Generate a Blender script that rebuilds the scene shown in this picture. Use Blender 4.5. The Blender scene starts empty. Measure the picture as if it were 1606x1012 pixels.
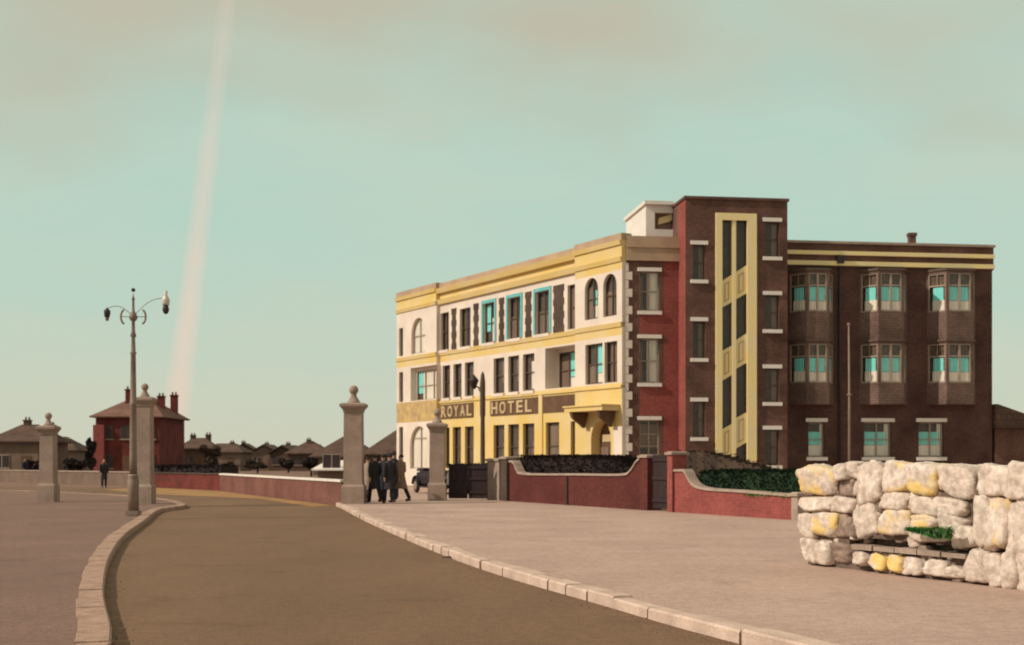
import bpy, math, random
from mathutils import Vector, Matrix, noise
random.seed(7)
R = math.radians
S = bpy.context.scene
COL = S.collection

# ------------------------------------------------------------ camera
FPX, CX, HY, CH = 2000.0, 803.0, 722.0, 1.5     # focal in photo px, centre, horizon row, eye height
cd = bpy.data.cameras.new('camera'); cam = bpy.data.objects.new('camera', cd); COL.objects.link(cam)
cam.location = (0, 0, CH); cam.rotation_euler = (R(90), 0, 0)
cd.sensor_width = 36; cd.lens = 36*FPX/1606; cd.shift_y = (HY-506)/1606
cd.clip_end = 6000; cd.clip_start = .2
S.camera = cam
cd.dof.use_dof = True; cd.dof.focus_distance = 5.0; cd.dof.aperture_fstop = 6.3    # the soft old lens

# ------------------------------------------------------------ world + sun
SUN_AZ = Vector((-0.95, -0.31, 0)).normalized(); SUN_EL = R(36)
w = bpy.data.worlds.new("World"); S.world = w; w.use_nodes = True
nt = w.node_tree; N = nt.nodes; L = nt.links; N.clear()
def nn(t, **k):
    n = N.new(t)
    for a, b in k.items(): setattr(n, a, b)
    return n
out = nn('ShaderNodeOutputWorld'); bg = nn('ShaderNodeBackground'); L.new(bg.outputs[0], out.inputs[0])
bg.inputs[1].default_value = 0.1
sky = nn('ShaderNodeTexSky', sky_type='NISHITA'); sky.sun_disc = False
sky.sun_elevation = SUN_EL; sky.sun_rotation = math.atan2(SUN_AZ.x, SUN_AZ.y)
sky.dust_density = 3.0
tc = nn('ShaderNodeTexCoord'); sep = nn('ShaderNodeSeparateXYZ'); L.new(tc.outputs['Generated'], sep.inputs[0])
def wm(op, a, b=None, c=None, clamp=False):
    n = nn('ShaderNodeMath', operation=op); n.use_clamp = clamp
    for i, x in enumerate((a, b, c)):
        if x is None: continue
        if isinstance(x, (int, float)): n.inputs[i].default_value = x
        else: L.new(x, n.inputs[i])
    return n.outputs[0]
def wmix(f, a, b):
    n = nn('ShaderNodeMix', data_type='RGBA')
    if isinstance(f, (int, float)): n.inputs[0].default_value = f
    else: L.new(f, n.inputs[0])
    for i, x in ((6, a), (7, b)):
        if isinstance(x, tuple): n.inputs[i].default_value = (*x, 1)
        else: L.new(x, n.inputs[i])
    return n.outputs[2]
def lin(r, g, b, k=1.0):
    f = lambda c: (c/255/12.92 if c/255 <= .04045 else ((c/255+.055)/1.055)**2.4)*k
    return (f(r), f(g), f(b))
K = 9.5
mp = nn('ShaderNodeMapping'); L.new(tc.outputs['Generated'], mp.inputs[0]); mp.inputs['Scale'].default_value = (3.2, 3.2, 6.5); mp.inputs['Location'].default_value = (1.3, .4, 2.2)
nz = nn('ShaderNodeTexNoise'); L.new(mp.outputs[0], nz.inputs['Vector']); nz.inputs['Scale'].default_value = 1.0; nz.inputs['Detail'].default_value = 3
mp2 = nn('ShaderNodeMapping'); L.new(tc.outputs['Generated'], mp2.inputs[0]); mp2.inputs['Scale'].default_value = (6, 6, 22)
nz2 = nn('ShaderNodeTexNoise'); L.new(mp2.outputs[0], nz2.inputs['Vector']); nz2.inputs['Scale'].default_value = 1.0; nz2.inputs['Detail'].default_value = 4
el = sep.outputs[2]
# horizon (pale straw) -> cyan -> sage cloud deck overhead
lowf = wm('SUBTRACT', 1.0, wm('DIVIDE', el, 0.15, clamp=True), clamp=True)
topf = wm('DIVIDE', wm('SUBTRACT', wm('ADD', el, wm('MULTIPLY', wm('SUBTRACT', nz.outputs[0], .5), .55)), .215), .16, clamp=True)
base = wmix(wm('MULTIPLY', wm('ADD', nz2.outputs[0], -.3), 1.2, clamp=True), lin(175, 206, 190, K), lin(198, 204, 184, K))
base = wmix(wm('MULTIPLY', lowf, .85), base, lin(207, 204, 183, K))
base = wmix(wm('MULTIPLY', topf, .9), base, lin(188, 182, 160, K))
# faint pink streak of lit cloud crossing the sky
dist = wm('SUBTRACT', wm('SUBTRACT', sep.outputs[0], wm('MULTIPLY', sep.outputs[1], -.268)), wm('MULTIPLY', el, .124))
wd = wm('ADD', .0125, wm('MULTIPLY', el, -.014))
g = wm('SUBTRACT', 1.0, wm('SMOOTH_MIN', 1.0, wm('POWER', wm('DIVIDE', wm('ABSOLUTE', dist), wd, clamp=True), 1.6), .3), clamp=True)
fade = wm('MULTIPLY', wm('DIVIDE', wm('SUBTRACT', .42, el), .32, clamp=True), wm('MULTIPLY', wm('GREATER_THAN', sep.outputs[1], 0.0), .95))
base = wmix(wm('MULTIPLY', wm('MULTIPLY', g, fade), wm('ADD', .55, wm('MULTIPLY', nz2.outputs[0], .8), clamp=True)), base, lin(222, 205, 186, K))
fin = wmix(0.08, base, sky.outputs[0])
L.new(fin, bg.inputs[0])

sd = bpy.data.lights.new('sun', 'SUN'); sd.energy = 3.0; sd.angle = R(.6); sd.color = (1, .90, .76)
sun = bpy.data.objects.new('sun', sd); COL.objects.link(sun)
sv = Vector((SUN_AZ.x*math.cos(SUN_EL), SUN_AZ.y*math.cos(SUN_EL), math.sin(SUN_EL)))
sun.rotation_euler = sv.to_track_quat('Z', 'Y').to_euler(); sun.location = sv*200
S.view_settings.view_transform = 'Standard'; S.view_settings.look = 'None'
S.view_settings.exposure = 0.2; S.view_settings.gamma = 1
S.cycles.max_bounces = 6; S.cycles.transparent_max_bounces = 12

# ------------------------------------------------------------ materials
def newmat(name):
    m = bpy.data.materials.new(name); m.use_nodes = True
    return m, m.node_tree.nodes, m.node_tree.links, m.node_tree.nodes['Principled BSDF']
def mixc(N, L, f, a, b, mode='MIX'):
    n = N.new('ShaderNodeMix'); n.data_type = 'RGBA'; n.blend_type = mode
    if isinstance(f, (int, float)): n.inputs[0].default_value = f
    else: L.new(f, n.inputs[0])
    for i, x in ((6, a), (7, b)):
        if isinstance(x, tuple): n.inputs[i].default_value = (*x[:3], 1)
        else: L.new(x, n.inputs[i])
    return n.outputs[2]
def ramp(N, L, f, p0, p1):
    n = N.new('ShaderNodeMapRange'); L.new(f, n.inputs[0]); n.inputs[1].default_value = p0; n.inputs[2].default_value = p1
    return n.outputs[0]
def noise_n(N, L, src, scale, detail=4, sc=None):
    n = N.new('ShaderNodeTexNoise'); n.inputs['Scale'].default_value = scale; n.inputs['Detail'].default_value = detail
    if sc:
        mpn = N.new('ShaderNodeMapping'); mpn.inputs['Scale'].default_value = sc; L.new(src, mpn.inputs[0]); src = mpn.outputs[0]
    L.new(src, n.inputs['Vector']); return n.outputs['Fac']
def Mat(name, col, col2=None, rough=.85, scale=1.5, bump=.2, bscale=25, grain=.25, spec=.3, metal=0, patch=None, sc=None, mott=0):
    m, N, L, B = newmat(name)
    tcn = N.new('ShaderNodeTexCoord'); o = tcn.outputs['Object']
    col2 = col2 or tuple(c*.72 for c in col)
    a = ramp(N, L, noise_n(N, L, o, scale, 6, sc), .35, .65)
    c = mixc(N, L, a, col, col2)
    gr = noise_n(N, L, o, bscale, 3)
    g = ramp(N, L, gr, .3, .7)
    c = mixc(N, L, g, c, mixc(N, L, 1.0, c, tuple([1-grain]*3), 'MULTIPLY'))
    if mott:
        for ms_, p0, p1 in ((7, .38, .62), (150, .25, .75)):
            g2 = ramp(N, L, noise_n(N, L, o, ms_, 5), p0, p1)
            c = mixc(N, L, g2, c, mixc(N, L, 1.0, c, tuple([1-mott]*3), 'MULTIPLY'))
        st = ramp(N, L, noise_n(N, L, o, .9, 3), .60, .70)
        c = mixc(N, L, st, c, mixc(N, L, 1.0, c, (.86, .85, .84), 'MULTIPLY'))
    if patch:
        pf = ramp(N, L, noise_n(N, L, o, patch[1], 4), patch[2], patch[2]+.14)
        c = mixc(N, L, pf, c, patch[0])
    L.new(c, B.inputs['Base Color'])
    B.inputs['Roughness'].default_value = rough; B.inputs['Specular IOR Level'].default_value = spec; B.inputs['Metallic'].default_value = metal
    if bump:
        bn = N.new('ShaderNodeBump'); bn.inputs['Strength'].default_value = bump; bn.inputs['Distance'].default_value = .02
        L.new(gr, bn.inputs['Height']); L.new(bn.outputs[0], B.inputs['Normal'])
    return m
def BrickMat(name, c1, c2, mortar, bw=.225, rh=.075, ms=.008, var=.5, rough=.9):
    m, N, L, B = newmat(name)
    tcn = N.new('ShaderNodeTexCoord')
    b = N.new('ShaderNodeTexBrick'); L.new(tcn.outputs['UV'], b.inputs['Vector'])
    b.inputs['Scale'].default_value = 1; b.inputs['Brick Width'].default_value = bw; b.inputs['Row Height'].default_value = rh
    b.inputs['Mortar Size'].default_value = ms; b.inputs['Color1'].default_value = (*c1, 1); b.inputs['Color2'].default_value = (*c2, 1); b.inputs['Mortar'].default_value = (*mortar, 1)
    n = ramp(N, L, noise_n(N, L, tcn.outputs['Object'], .8, 6), .3, .7)
    c = mixc(N, L, n, b.outputs[0], mixc(N, L, 1.0, b.outputs[0], tuple([1-var]*3), 'MULTIPLY'))
    n2 = ramp(N, L, noise_n(N, L, tcn.outputs['Object'], 9, 3), .35, .65)
    c = mixc(N, L, n2, c, mixc(N, L, 1.0, c, (.78, .78, .8), 'MULTIPLY'))
    L.new(c, B.inputs['Base Color']); B.inputs['Roughness'].default_value = rough; B.inputs['Specular IOR Level'].default_value = .2
    bn = N.new('ShaderNodeBump'); bn.inputs['Strength'].default_value = .3; bn.inputs['Distance'].default_value = .01
    L.new(b.outputs['Fac'], bn.inputs['Height']); bn.invert = True; L.new(bn.outputs[0], B.inputs['Normal'])
    return m
def GlassMat():
    m, N, L, B = newmat('window_glass'); N.remove(B)
    o = [n for n in N if n.type == 'OUTPUT_MATERIAL'][0]
    t = N.new('ShaderNodeBsdfTransparent'); t.inputs[0].default_value = (.97, .97, .95, 1)
    g = N.new('ShaderNodeBsdfGlossy'); g.inputs['Roughness'].default_value = .06
    lw = N.new('ShaderNodeLayerWeight'); lw.inputs[0].default_value = .5
    p5 = N.new('ShaderNodeMath'); p5.operation = 'POWER'; L.new(lw.outputs['Facing'], p5.inputs[0]); p5.inputs[1].default_value = 5
    f = N.new('ShaderNodeMath'); f.operation = 'MULTIPLY_ADD'; L.new(p5.outputs[0], f.inputs[0]); f.inputs[1].default_value = .5; f.inputs[2].default_value = .02
    mx = N.new('ShaderNodeMixShader'); L.new(f.outputs[0], mx.inputs[0]); L.new(t.outputs[0], mx.inputs[1]); L.new(g.outputs[0], mx.inputs[2])
    L.new(mx.outputs[0], o.inputs[0]); return m
def LeafMat(name, c1, c2):
    m, N, L, B = newmat(name)
    gi = N.new('ShaderNodeNewGeometry'); c = mixc(N, L, gi.outputs['Random Per Island'], c1, c2)
    L.new(c, B.inputs['Base Color']); B.inputs['Roughness'].default_value = .8; B.inputs['Specular IOR Level'].default_value = .2
    return m

M = dict(
 cream=Mat('cream_render', (.78, .66, .57), (.68, .56, .48), scale=.7, bump=.15, grain=.10),
 yellow=Mat('yellow_paint', (.70, .49, .165), (.71, .54, .28), scale=.6, bump=.15, grain=.12),
 paleyellow=Mat('stair_yellow_paint', (.88, .69, .32), (.84, .68, .40), scale=1.2, bump=.1, grain=.1),
 buff=Mat('buff_coping', (.50, .35, .23), (.40, .27, .19), scale=1, bump=.3, grain=.15),
 ochre=Mat('stained_yellow', (.62, .42, .17), (.42, .28, .15), scale=2.5, bump=.2, grain=.2),
 brick=BrickMat('brown_brick', (.21, .102, .078), (.17, .085, .066), (.19, .105, .085)),
 wingbrick=BrickMat('wing_brick_with_shade', (.150, .073, .060), (.125, .062, .051), (.14, .078, .065)),  # brown brick darkened to carry the shade between the bays
 baybrown=BrickMat('bay_tile_hanging', (.25, .155, .125), (.21, .132, .108), (.16, .095, .08), bw=.2, rh=.12, ms=.012),
 redbrick=BrickMat('red_brick', (.37, .095, .078), (.32, .08, .068), (.30, .10, .082), var=.3),
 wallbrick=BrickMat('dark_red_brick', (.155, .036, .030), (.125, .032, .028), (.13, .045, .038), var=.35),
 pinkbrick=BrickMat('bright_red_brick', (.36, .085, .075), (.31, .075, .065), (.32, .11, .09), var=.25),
 backbrick=BrickMat('weathered_pink_brick', (.26, .095, .075), (.21, .085, .07), (.26, .14, .11), var=.35),
 housebrick=BrickMat('house_red_brick', (.25, .05, .042), (.17, .04, .035), (.18, .055, .045), var=.5),
 housebrown=BrickMat('house_brown_brick', (.15, .085, .06), (.12, .07, .05), (.15, .09, .07), var=.4),
 plaster=Mat('house_plaster', (.22, .145, .108), (.16, .105, .08), scale=.8, grain=.15),
 tile=BrickMat('brown_roof_tiles', (.18, .105, .08), (.145, .087, .066), (.10, .06, .046), bw=.3, rh=.28, ms=.02, var=.4),
 redtile=BrickMat('red_roof_tiles', (.30, .155, .115), (.24, .13, .10), (.16, .08, .06), bw=.3, rh=.28, ms=.02, var=.3),
 white=Mat('white_paint', (.80, .72, .66), (.74, .66, .60), scale=2, bump=.05, grain=.06, rough=.6),
 signbrown=Mat('sign_board_brown', (.16, .085, .045), (.12, .066, .038), scale=2, grain=.2),
 letter=Mat('letter_cream', (.60, .45, .25), (.50, .37, .21), scale=3, grain=.1),
 frame=Mat('window_frame_paint', (.42, .32, .25), (.34, .26, .21), rough=.6, scale=3, bump=.05, grain=.1),
 darkframe=Mat('dark_window_frame', (.12, .075, .055), (.09, .06, .045), rough=.6, scale=3, bump=.05, grain=.1),
 glass=GlassMat(),
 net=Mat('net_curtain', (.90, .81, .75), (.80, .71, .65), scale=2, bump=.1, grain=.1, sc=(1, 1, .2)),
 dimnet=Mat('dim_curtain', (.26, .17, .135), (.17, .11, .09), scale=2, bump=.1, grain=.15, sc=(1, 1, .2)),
 teal=Mat('turquoise_blind_reflection', (.22, .74, .76), (.30, .78, .78), scale=3, bump=.05, grain=.08),  # blind colour, also stands in for sky reflected in wing panes
 tealpaint=Mat('turquoise_paint', (.11, .42, .45), (.18, .46, .46), scale=3, bump=.05, grain=.12),
 darkpanel=BrickMat('dark_grey_brick', (.13, .085, .065), (.105, .07, .055), (.12, .085, .07)),
 stone=Mat('gate_pillar_stone', (.42, .30, .245), (.32, .23, .185), scale=2.2, bump=.5, bscale=30, grain=.25),
 coping=Mat('wall_coping_stone', (.42, .31, .25), (.32, .235, .19), scale=2, bump=.3, grain=.2),
 kerbworn=Mat('worn_kerb', (.50, .31, .23), (.34, .215, .16), scale=5, bump=.4, bscale=40, grain=.25),
 kerb=Mat('kerb_granite', (.70, .51, .42), (.52, .37, .30), scale=2.2, bump=.4, bscale=40, grain=.22),
 road=Mat('road_tarmac', (.255, .145, .080), (.205, .118, .065), scale=.5, bump=.5, bscale=45, grain=.30, sc=(1, .35, 1), mott=.12),
 verge=Mat('dry_verge', (.44, .24, .09), (.34, .18, .08), scale=.8, bump=.5, bscale=20, grain=.3),
 pavel=Mat('pavement_tarmac', (.29, .168, .13), (.235, .137, .106), scale=.4, bump=.5, bscale=40, grain=.28, mott=.13),
 paver=Mat('pavement_pale', (.60, .41, .335), (.51, .35, .285), scale=.5, bump=.45, bscale=38, grain=.22, mott=.13),
 earth=Mat('ground_earth', (.25, .14, .10), (.20, .115, .08), scale=.1, bump=.3, bscale=10, grain=.25),
 iron=Mat('painted_iron', (.30, .215, .17), (.23, .165, .13), scale=3, rough=.6, bump=.1, grain=.15),
 darkiron=Mat('dark_iron', (.055, .035, .035), (.04, .028, .03), scale=3, rough=.55, bump=.1, grain=.15),
 postbrown=Mat('brown_painted_post', (.13, .08, .055), (.10, .062, .045), scale=2, grain=.2),
 timber=Mat('dark_timber', (.045, .024, .026), (.032, .019, .022), scale=2, rough=.8, bump=.3, bscale=14, grain=.3, sc=(6, 6, .6)),
 opal=Mat('lamp_glass', (.62, .55, .50), (.55, .48, .42), rough=.25, bump=0, grain=.05),
 umber=Mat('umber_room_dark', (.115, .07, .055), (.085, .052, .043), scale=3, bump=.1, grain=.15),  # dim room tone as a colour, for sheets added behind the panes
 leafdark=LeafMat('dark_hedge_leaf', (.045, .026, .024), (.022, .016, .017)),
 leafgreen=LeafMat('green_hedge_leaf', (.026, .055, .024), (.012, .026, .016)),
 leafbrown=LeafMat('brown_shrub_leaf', (.085, .055, .038), (.045, .03, .024)),
 grass=LeafMat('bright_green_tuft', (.10, .44, .10), (.08, .34, .08)),
 rock=Mat('limestone_rock', (.84, .70, .61), (.60, .47, .39), scale=6, bump=1.0, bscale=13, grain=.38),
 rockyel=Mat('limestone_rock_with_yellow_lichen', (.84, .70, .61), (.60, .47, .39), scale=6, bump=1.0, bscale=13, grain=.34, patch=((.74, .51, .19), 3.2, .47)),
 darkrock=Mat('weathered_dark_rock', (.42, .30, .24), (.24, .17, .135), scale=6, bump=1.0, bscale=13, grain=.38),
 core=Mat('dark_wall_core', (.20, .135, .105), (.12, .08, .063), scale=5, bump=.6, grain=.35),
 skin=Mat('skin', (.46, .27, .20), (.42, .24, .18), scale=4, bump=.03, grain=.05, rough=.6),
 black=Mat('black_cloth', (.035, .028, .034), (.026, .022, .028), scale=6, bump=.15, grain=.15),
 navy=Mat('navy_cloth', (.028, .028, .042), (.02, .02, .03), scale=6, bump=.15, grain=.15),
 tan=Mat('tan_cloth', (.23, .145, .10), (.18, .115, .08), scale=6, bump=.15, grain=.15),
 fawn=Mat('fawn_cloth', (.40, .29, .23), (.33, .24, .19), scale=6, bump=.15, grain=.15),
 hair=Mat('brown_hair', (.05, .03, .022), (.035, .022, .017), scale=20, bump=.2, grain=.2),
 carpaint=Mat('black_car_paint', (.03, .022, .024), (.03, .024, .03), scale=1, rough=.8, bump=0, grain=.02, spec=.15),
 rubber=Mat('tyre_rubber', (.03, .026, .026), (.025, .022, .022), rough=.9),
 chrome=Mat('dull_chrome', (.55, .50, .45), (.5, .45, .4), rough=.3, metal=1, bump=0),
)

# ------------------------------------------------------------ mesh builder
class MB:
    def __init__(s, f=None): s.v = []; s.f = []; s.m = []; s.sm = []; s.T = f or (lambda a, b, z: (a, b, z))
    def V(s, pts):
        i = len(s.v); s.v += [tuple(s.T(*p)) for p in pts]; return i
    def F(s, idx, m=0, smooth=False): s.f.append(tuple(idx)); s.m.append(m); s.sm.append(smooth)
    def quad(s, p, m=0, smooth=False): i = s.V(p); s.F(range(i, i+len(p)), m, smooth)
    def box(s, a0, a1, b0, b1, z0, z1, m=0, taper=0.0):
        if a0 > a1: a0, a1 = a1, a0
        if b0 > b1: b0, b1 = b1, b0
        t = taper
        i = s.V([(a0, b0, z0), (a1, b0, z0), (a1, b1, z0), (a0, b1, z0), (a0+t, b0+t, z1), (a1-t, b0+t, z1), (a1-t, b1-t, z1), (a0+t, b1-t, z1)])
        for q in ((0, 3, 2, 1), (4, 5, 6, 7), (0, 1, 5, 4), (1, 2, 6, 5), (2, 3, 7, 6), (3, 0, 4, 7)): s.F([i+k for k in q], m)
    def prism(s, poly, b0, b1, m=0):      # poly of (a, z) extruded between b0 and b1
        n = len(poly); i = s.V([(a, b0, z) for a, z in poly]); j = s.V([(a, b1, z) for a, z in poly])
        s.F([i+k for k in range(n)], m); s.F([j+k for k in reversed(range(n))], m)
        for k in range(n): s.F((i+k, j+k, j+(k+1) % n, i+(k+1) % n), m)
    def plate(s, poly, z0, z1, m=0):      # poly of (x, y)
        n = len(poly); i = s.V([(x, y, z0) for x, y in poly]); j = s.V([(x, y, z1) for x, y in poly])
        s.F([i+k for k in reversed(range(n))], m); s.F([j+k for k in range(n)], m)
        for k in range(n): s.F((i+k, i+(k+1) % n, j+(k+1) % n, j+k), m)
    def tube(s, pts, rad, n=10, m=0, ell=1.0, smooth=True):
        pts = [Vector(p) for p in pts]; rad = rad if hasattr(rad, '__len__') else [rad]*len(pts)
        rings = []; up = None
        for k, p in enumerate(pts):
            d = (pts[min(k+1, len(pts)-1)]-pts[max(k-1, 0)]).normalized()
            if up is None: up = Vector((1, 0, 0)) if abs(d.x) < .8 else Vector((0, 1, 0))
            x = (up - d*up.dot(d)).normalized(); y = d.cross(x); up = x
            rings.append(s.V([tuple(p+x*math.cos(2*math.pi*q/n)*rad[k]+y*math.sin(2*math.pi*q/n)*rad[k]*ell) for q in range(n)]))
        for k in range(len(rings)-1):
            for q in range(n): s.F((rings[k]+q, rings[k]+(q+1) % n, rings[k+1]+(q+1) % n, rings[k+1]+q), m, smooth)
        s.F([rings[0]+q for q in reversed(range(n))], m); s.F([rings[-1]+q for q in range(n)], m)
    def lathe(s, prof, c=(0, 0, 0), n=16, m=0, sx=1, sy=1):
        rings = [s.V([(c[0]+max(r, .0005)*sx*math.cos(2*math.pi*q/n), c[1]+max(r, .0005)*sy*math.sin(2*math.pi*q/n), c[2]+z) for q in range(n)]) for r, z in prof]
        for k in range(len(rings)-1):
            for q in range(n): s.F((rings[k]+q, rings[k]+(q+1) % n, rings[k+1]+(q+1) % n, rings[k+1]+q), m, True)
        s.F([rings[0]+q for q in reversed(range(n))], m); s.F([rings[-1]+q for q in range(n)], m)
    def ball(s, c, r, sc=(1, 1, 1), n=12, m=0):
        s.lathe([(r*math.sin(math.pi*k/n)*1.0, -r*math.cos(math.pi*k/n)*sc[2]) for k in range(n+1)], c, n+4, m, sc[0], sc[1])
    def build(s, name, mats, parent=None, org=None):
        me = bpy.data.meshes.new(name)
        o0 = Vector(org) if org is not None else Vector((0, 0, 0))
        me.from_pydata([tuple(Vector(v)-o0) for v in s.v], [], s.f)
        mats = mats if isinstance(mats, (list, tuple)) else [mats]
        for mt in mats: me.materials.append(M[mt] if isinstance(mt, str) else mt)
        me.polygons.foreach_set('material_index', s.m); me.polygons.foreach_set('use_smooth', s.sm)
        me.update(); uvbox(me)
        o = bpy.data.objects.new(name, me); COL.objects.link(o)
        if parent is not None: o.parent = parent
        return o
def uvbox(me):
    uv = me.uv_layers.new(name='UVMap'); vs = me.vertices; lp = me.loops
    for p in me.polygons:
        n = p.normal
        if abs(n.z) > .85: t, b = Vector((1, 0, 0)), Vector((0, 1, 0))
        else:
            t = Vector((-n.y, n.x, 0)).normalized(); b = n.cross(t)
            if abs(n.z) < .02: b = Vector((0, 0, 1))
        for li in p.loop_indices:
            co = vs[lp[li].vertex_index].co; uv.data[li].uv = (co.dot(t), co.dot(b))
def tag(o, label=None, cat=None, group=None, kind=None):
    if label: o['label'] = label
    if cat: o['category'] = cat
    if group: o['group'] = group
    if kind: o['kind'] = kind
    return o
def thing(name, label, cat, loc=(0, 0, 0), rz=0, group=None):
    o = bpy.data.objects.new(name, None); COL.objects.link(o); o.empty_display_size = .3
    o.location = loc; o.rotation_euler = (0, 0, rz); return tag(o, label, cat, group)

# places on the ground read off the photograph (z = height of that ground)
def G(u, v, z=0.0):
    Y = FPX*(CH-z)/(v-HY); return Vector(((u-CX)*Y/FPX, Y, z))
class Frame:                                  # a wall plane: a along it, b out of it, z up
    def __init__(s, P, Q):
        s.O = Vector((P[0], P[1], 0)); d = Vector((Q[0]-P[0], Q[1]-P[1], 0)); s.L = d.length; s.e = d.normalized()
        s.n = Vector((s.e.y, -s.e.x, 0))
    def __call__(s, a, b, z): return s.O+s.e*a+s.n*b+Vector((0, 0, z))
    def a(s, u, b=0):
        d = Vector(((u-CX)/FPX, 1, 0)); k = (b+s.O.dot(s.n))/d.dot(s.n); return (d*k-s.O).dot(s.e)
    def z(s, u, v, b=0):
        d = Vector(((u-CX)/FPX, 1, 0)); k = (b+s.O.dot(s.n))/d.dot(s.n); return CH+(HY-v)*k/FPX
    def sub(s, a0, b0, a1, b1): return Frame(s(a0, b0, 0), s(a1, b1, 0))

# ------------------------------------------------------------ ground, roads, pavements
def struct(o): o['kind'] = 'structure'; return o
g = MB(); g.quad([(-1500, -60, -.135), (1500, -60, -.135), (1500, 3500, -.135), (-1500, 3500, -.135)]); struct(g.build('ground', 'earth'))
def catmull(pts, n=8):
    out = []
    P = [pts[0]]+list(pts)+[pts[-1]]
    for i in range(1, len(P)-2):
        for k in range(n):
            t = k/n; a, b, c, d = P[i-1], P[i], P[i+1], P[i+2]
            out.append(tuple(.5*((2*b[j])+(-a[j]+c[j])*t+(2*a[j]-5*b[j]+4*c[j]-d[j])*t*t+(-a[j]+3*b[j]-3*c[j]+d[j])*t**3) for j in range(2)))
    out.append(tuple(pts[-1])); return out
lk = [G(u, v) for u, v in ((174, 1008), (163, 925), (172, 873), (196, 838), (228, 815), (252, 798))]
lk = [(p.x, p.y) for p in lk]
lk = [(lk[0][0]+1.4, 3.5), (lk[0][0]+.55, 7.5)] + lk + [(-11.0, 43), (-13.2, 49), (-17.5, 56), (-24, 63), (-34, 70)]
LK = catmull(lk, 10)
rk = [(p.x, p.y) for p in [G(u, v) for u, v in ((1205, 1000), (960, 937), (720, 869), (578, 813), (535, 792))]]
rk = [(rk[0][0]+2.6, 4.0)] + rk + [(-6.4, 45.6)]
RK = catmull(rk, 10)
W2a, W2b, W2c = G(536, 788), G(345, 766), G(238, 761.5)
rd = MB()
poly = LK + [(-34, 78), (W2c.x-3, W2c.y-.2), (W2c.x, W2c.y-.2), (W2b.x, W2b.y-.2), (W2a.x, W2a.y-.1)] + RK[::-1]
rd.quad([(x, y, -.12) for x, y in poly]); 
o = rd.build('road', 'road'); struct(o)
import bmesh
def tri(o):
    bm = bmesh.new(); bm.from_mesh(o.data); bmesh.ops.triangulate(bm, faces=bm.faces[:]); bm.normal_update()
    bm.to_mesh(o.data); bm.free()
tri(o)
def offset(line, d):
    out = []
    for i, p in enumerate(line):
        a = line[max(i-1, 0)]; b = line[min(i+1, len(line)-1)]
        t = Vector((b[0]-a[0], b[1]-a[1])).normalized(); out.append((p[0]-t.y*d, p[1]+t.x*d))
    return out
pl = MB(); LKi = offset(LK, .265)
pl.plate(LKi[::-1]+[(-14, 3.5), (-70, 3.5), (-70, 84), (-34, 84)], -.13, -.014); o = pl.build('pavement_left', 'pavel'); struct(o); tri(o)
pr = MB(); RKi = offset(RK, -.16)
pr.plate(RKi+[(W2a.x+.3, W2a.y+.2), (W2b.x+.35, W2b.y), (-14, 92), (60, 92), (60, 3.5), (8, 3.5)], -.13, -.014); o = pr.build('pavement_right', 'paver'); struct(o); tri(o)
def kerb(line, side, width, name):
    mb = MB(); acc = 0; cur = [line[0]]; stones = []; rk_ = random.Random(4); LN = .9
    for i in range(1, len(line)):
        p, q = Vector(line[i-1]), Vector(line[i]); d = (q-p).length; t = 0
        while acc+(d-t) >= LN:
            t += LN-acc; LN = .9 if side > 0 else rk_.uniform(.55, 1.35); c = p+(q-p)*(t/d); cur.append(tuple(c)); stones.append(cur); cur = [tuple(c)]; acc = 0
        acc += d-t; cur.append((q.x, q.y))
    for st in stones:
        A, B = Vector(st[0]), Vector(st[-1]); t = (B-A).normalized(); n = Vector((-t.y, t.x))*side
        A += t*.012; B -= t*.012; A += n*(rk_.uniform(0, .03) if side < 0 else 0); B += n*(rk_.uniform(0, .03) if side < 0 else 0); wj = width*(random.uniform(.94, 1.06) if side > 0 else random.uniform(.8, 1.3)); h = random.uniform(-.006, .008) if side > 0 else random.uniform(-.012, .012)
        pts = [A-n*0, B-n*0, B+n*wj, A+n*wj]; c = .02
        i = mb.V([(p.x, p.y, -.14) for p in pts]+[(p.x, p.y, h-c) for p in pts])
        ins = [A+n*c+t*.006, B+n*c-t*.006, B+n*(wj-.006)-t*.006, A+n*(wj-.006)+t*.006]
        j = mb.V([(p.x, p.y, h) for p in ins])
        qs = [(0, 1, 5, 4), (1, 2, 6, 5), (2, 3, 7, 6), (3, 0, 4, 7)]
        for q in qs: mb.F([i+k for k in q])
        for k in range(4): mb.F((i+4+k, i+4+(k+1) % 4, j+(k+1) % 4, j+k))
        mb.F((j, j+1, j+2, j+3))
    return struct(mb.build(name, 'kerbworn' if side > 0 else 'kerb'))
kerb(LK, 1, .29, 'kerb_left'); kerb(RK, -1, .21, 'kerb_right')
vg = MB()
def lerp(p, q, t): return p+(q-p)*t
vv = [(W2a.x-.9, W2a.y-1.0), (W2a.x-.2, W2a.y-.1), (W2b.x-.2, W2b.y-.1), (W2c.x-.2, W2c.y-.1), (W2c.x-1.2, W2c.y-5.5), (W2b.x-1.0, W2b.y-8.0), (-10.6, 53.5)]
vg.quad([(x, y, -.116) for x, y in vv]); o = vg.build('verge', 'verge'); struct(o); tri(o)
gr_ = MB(); rg = random.Random(5)
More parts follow.
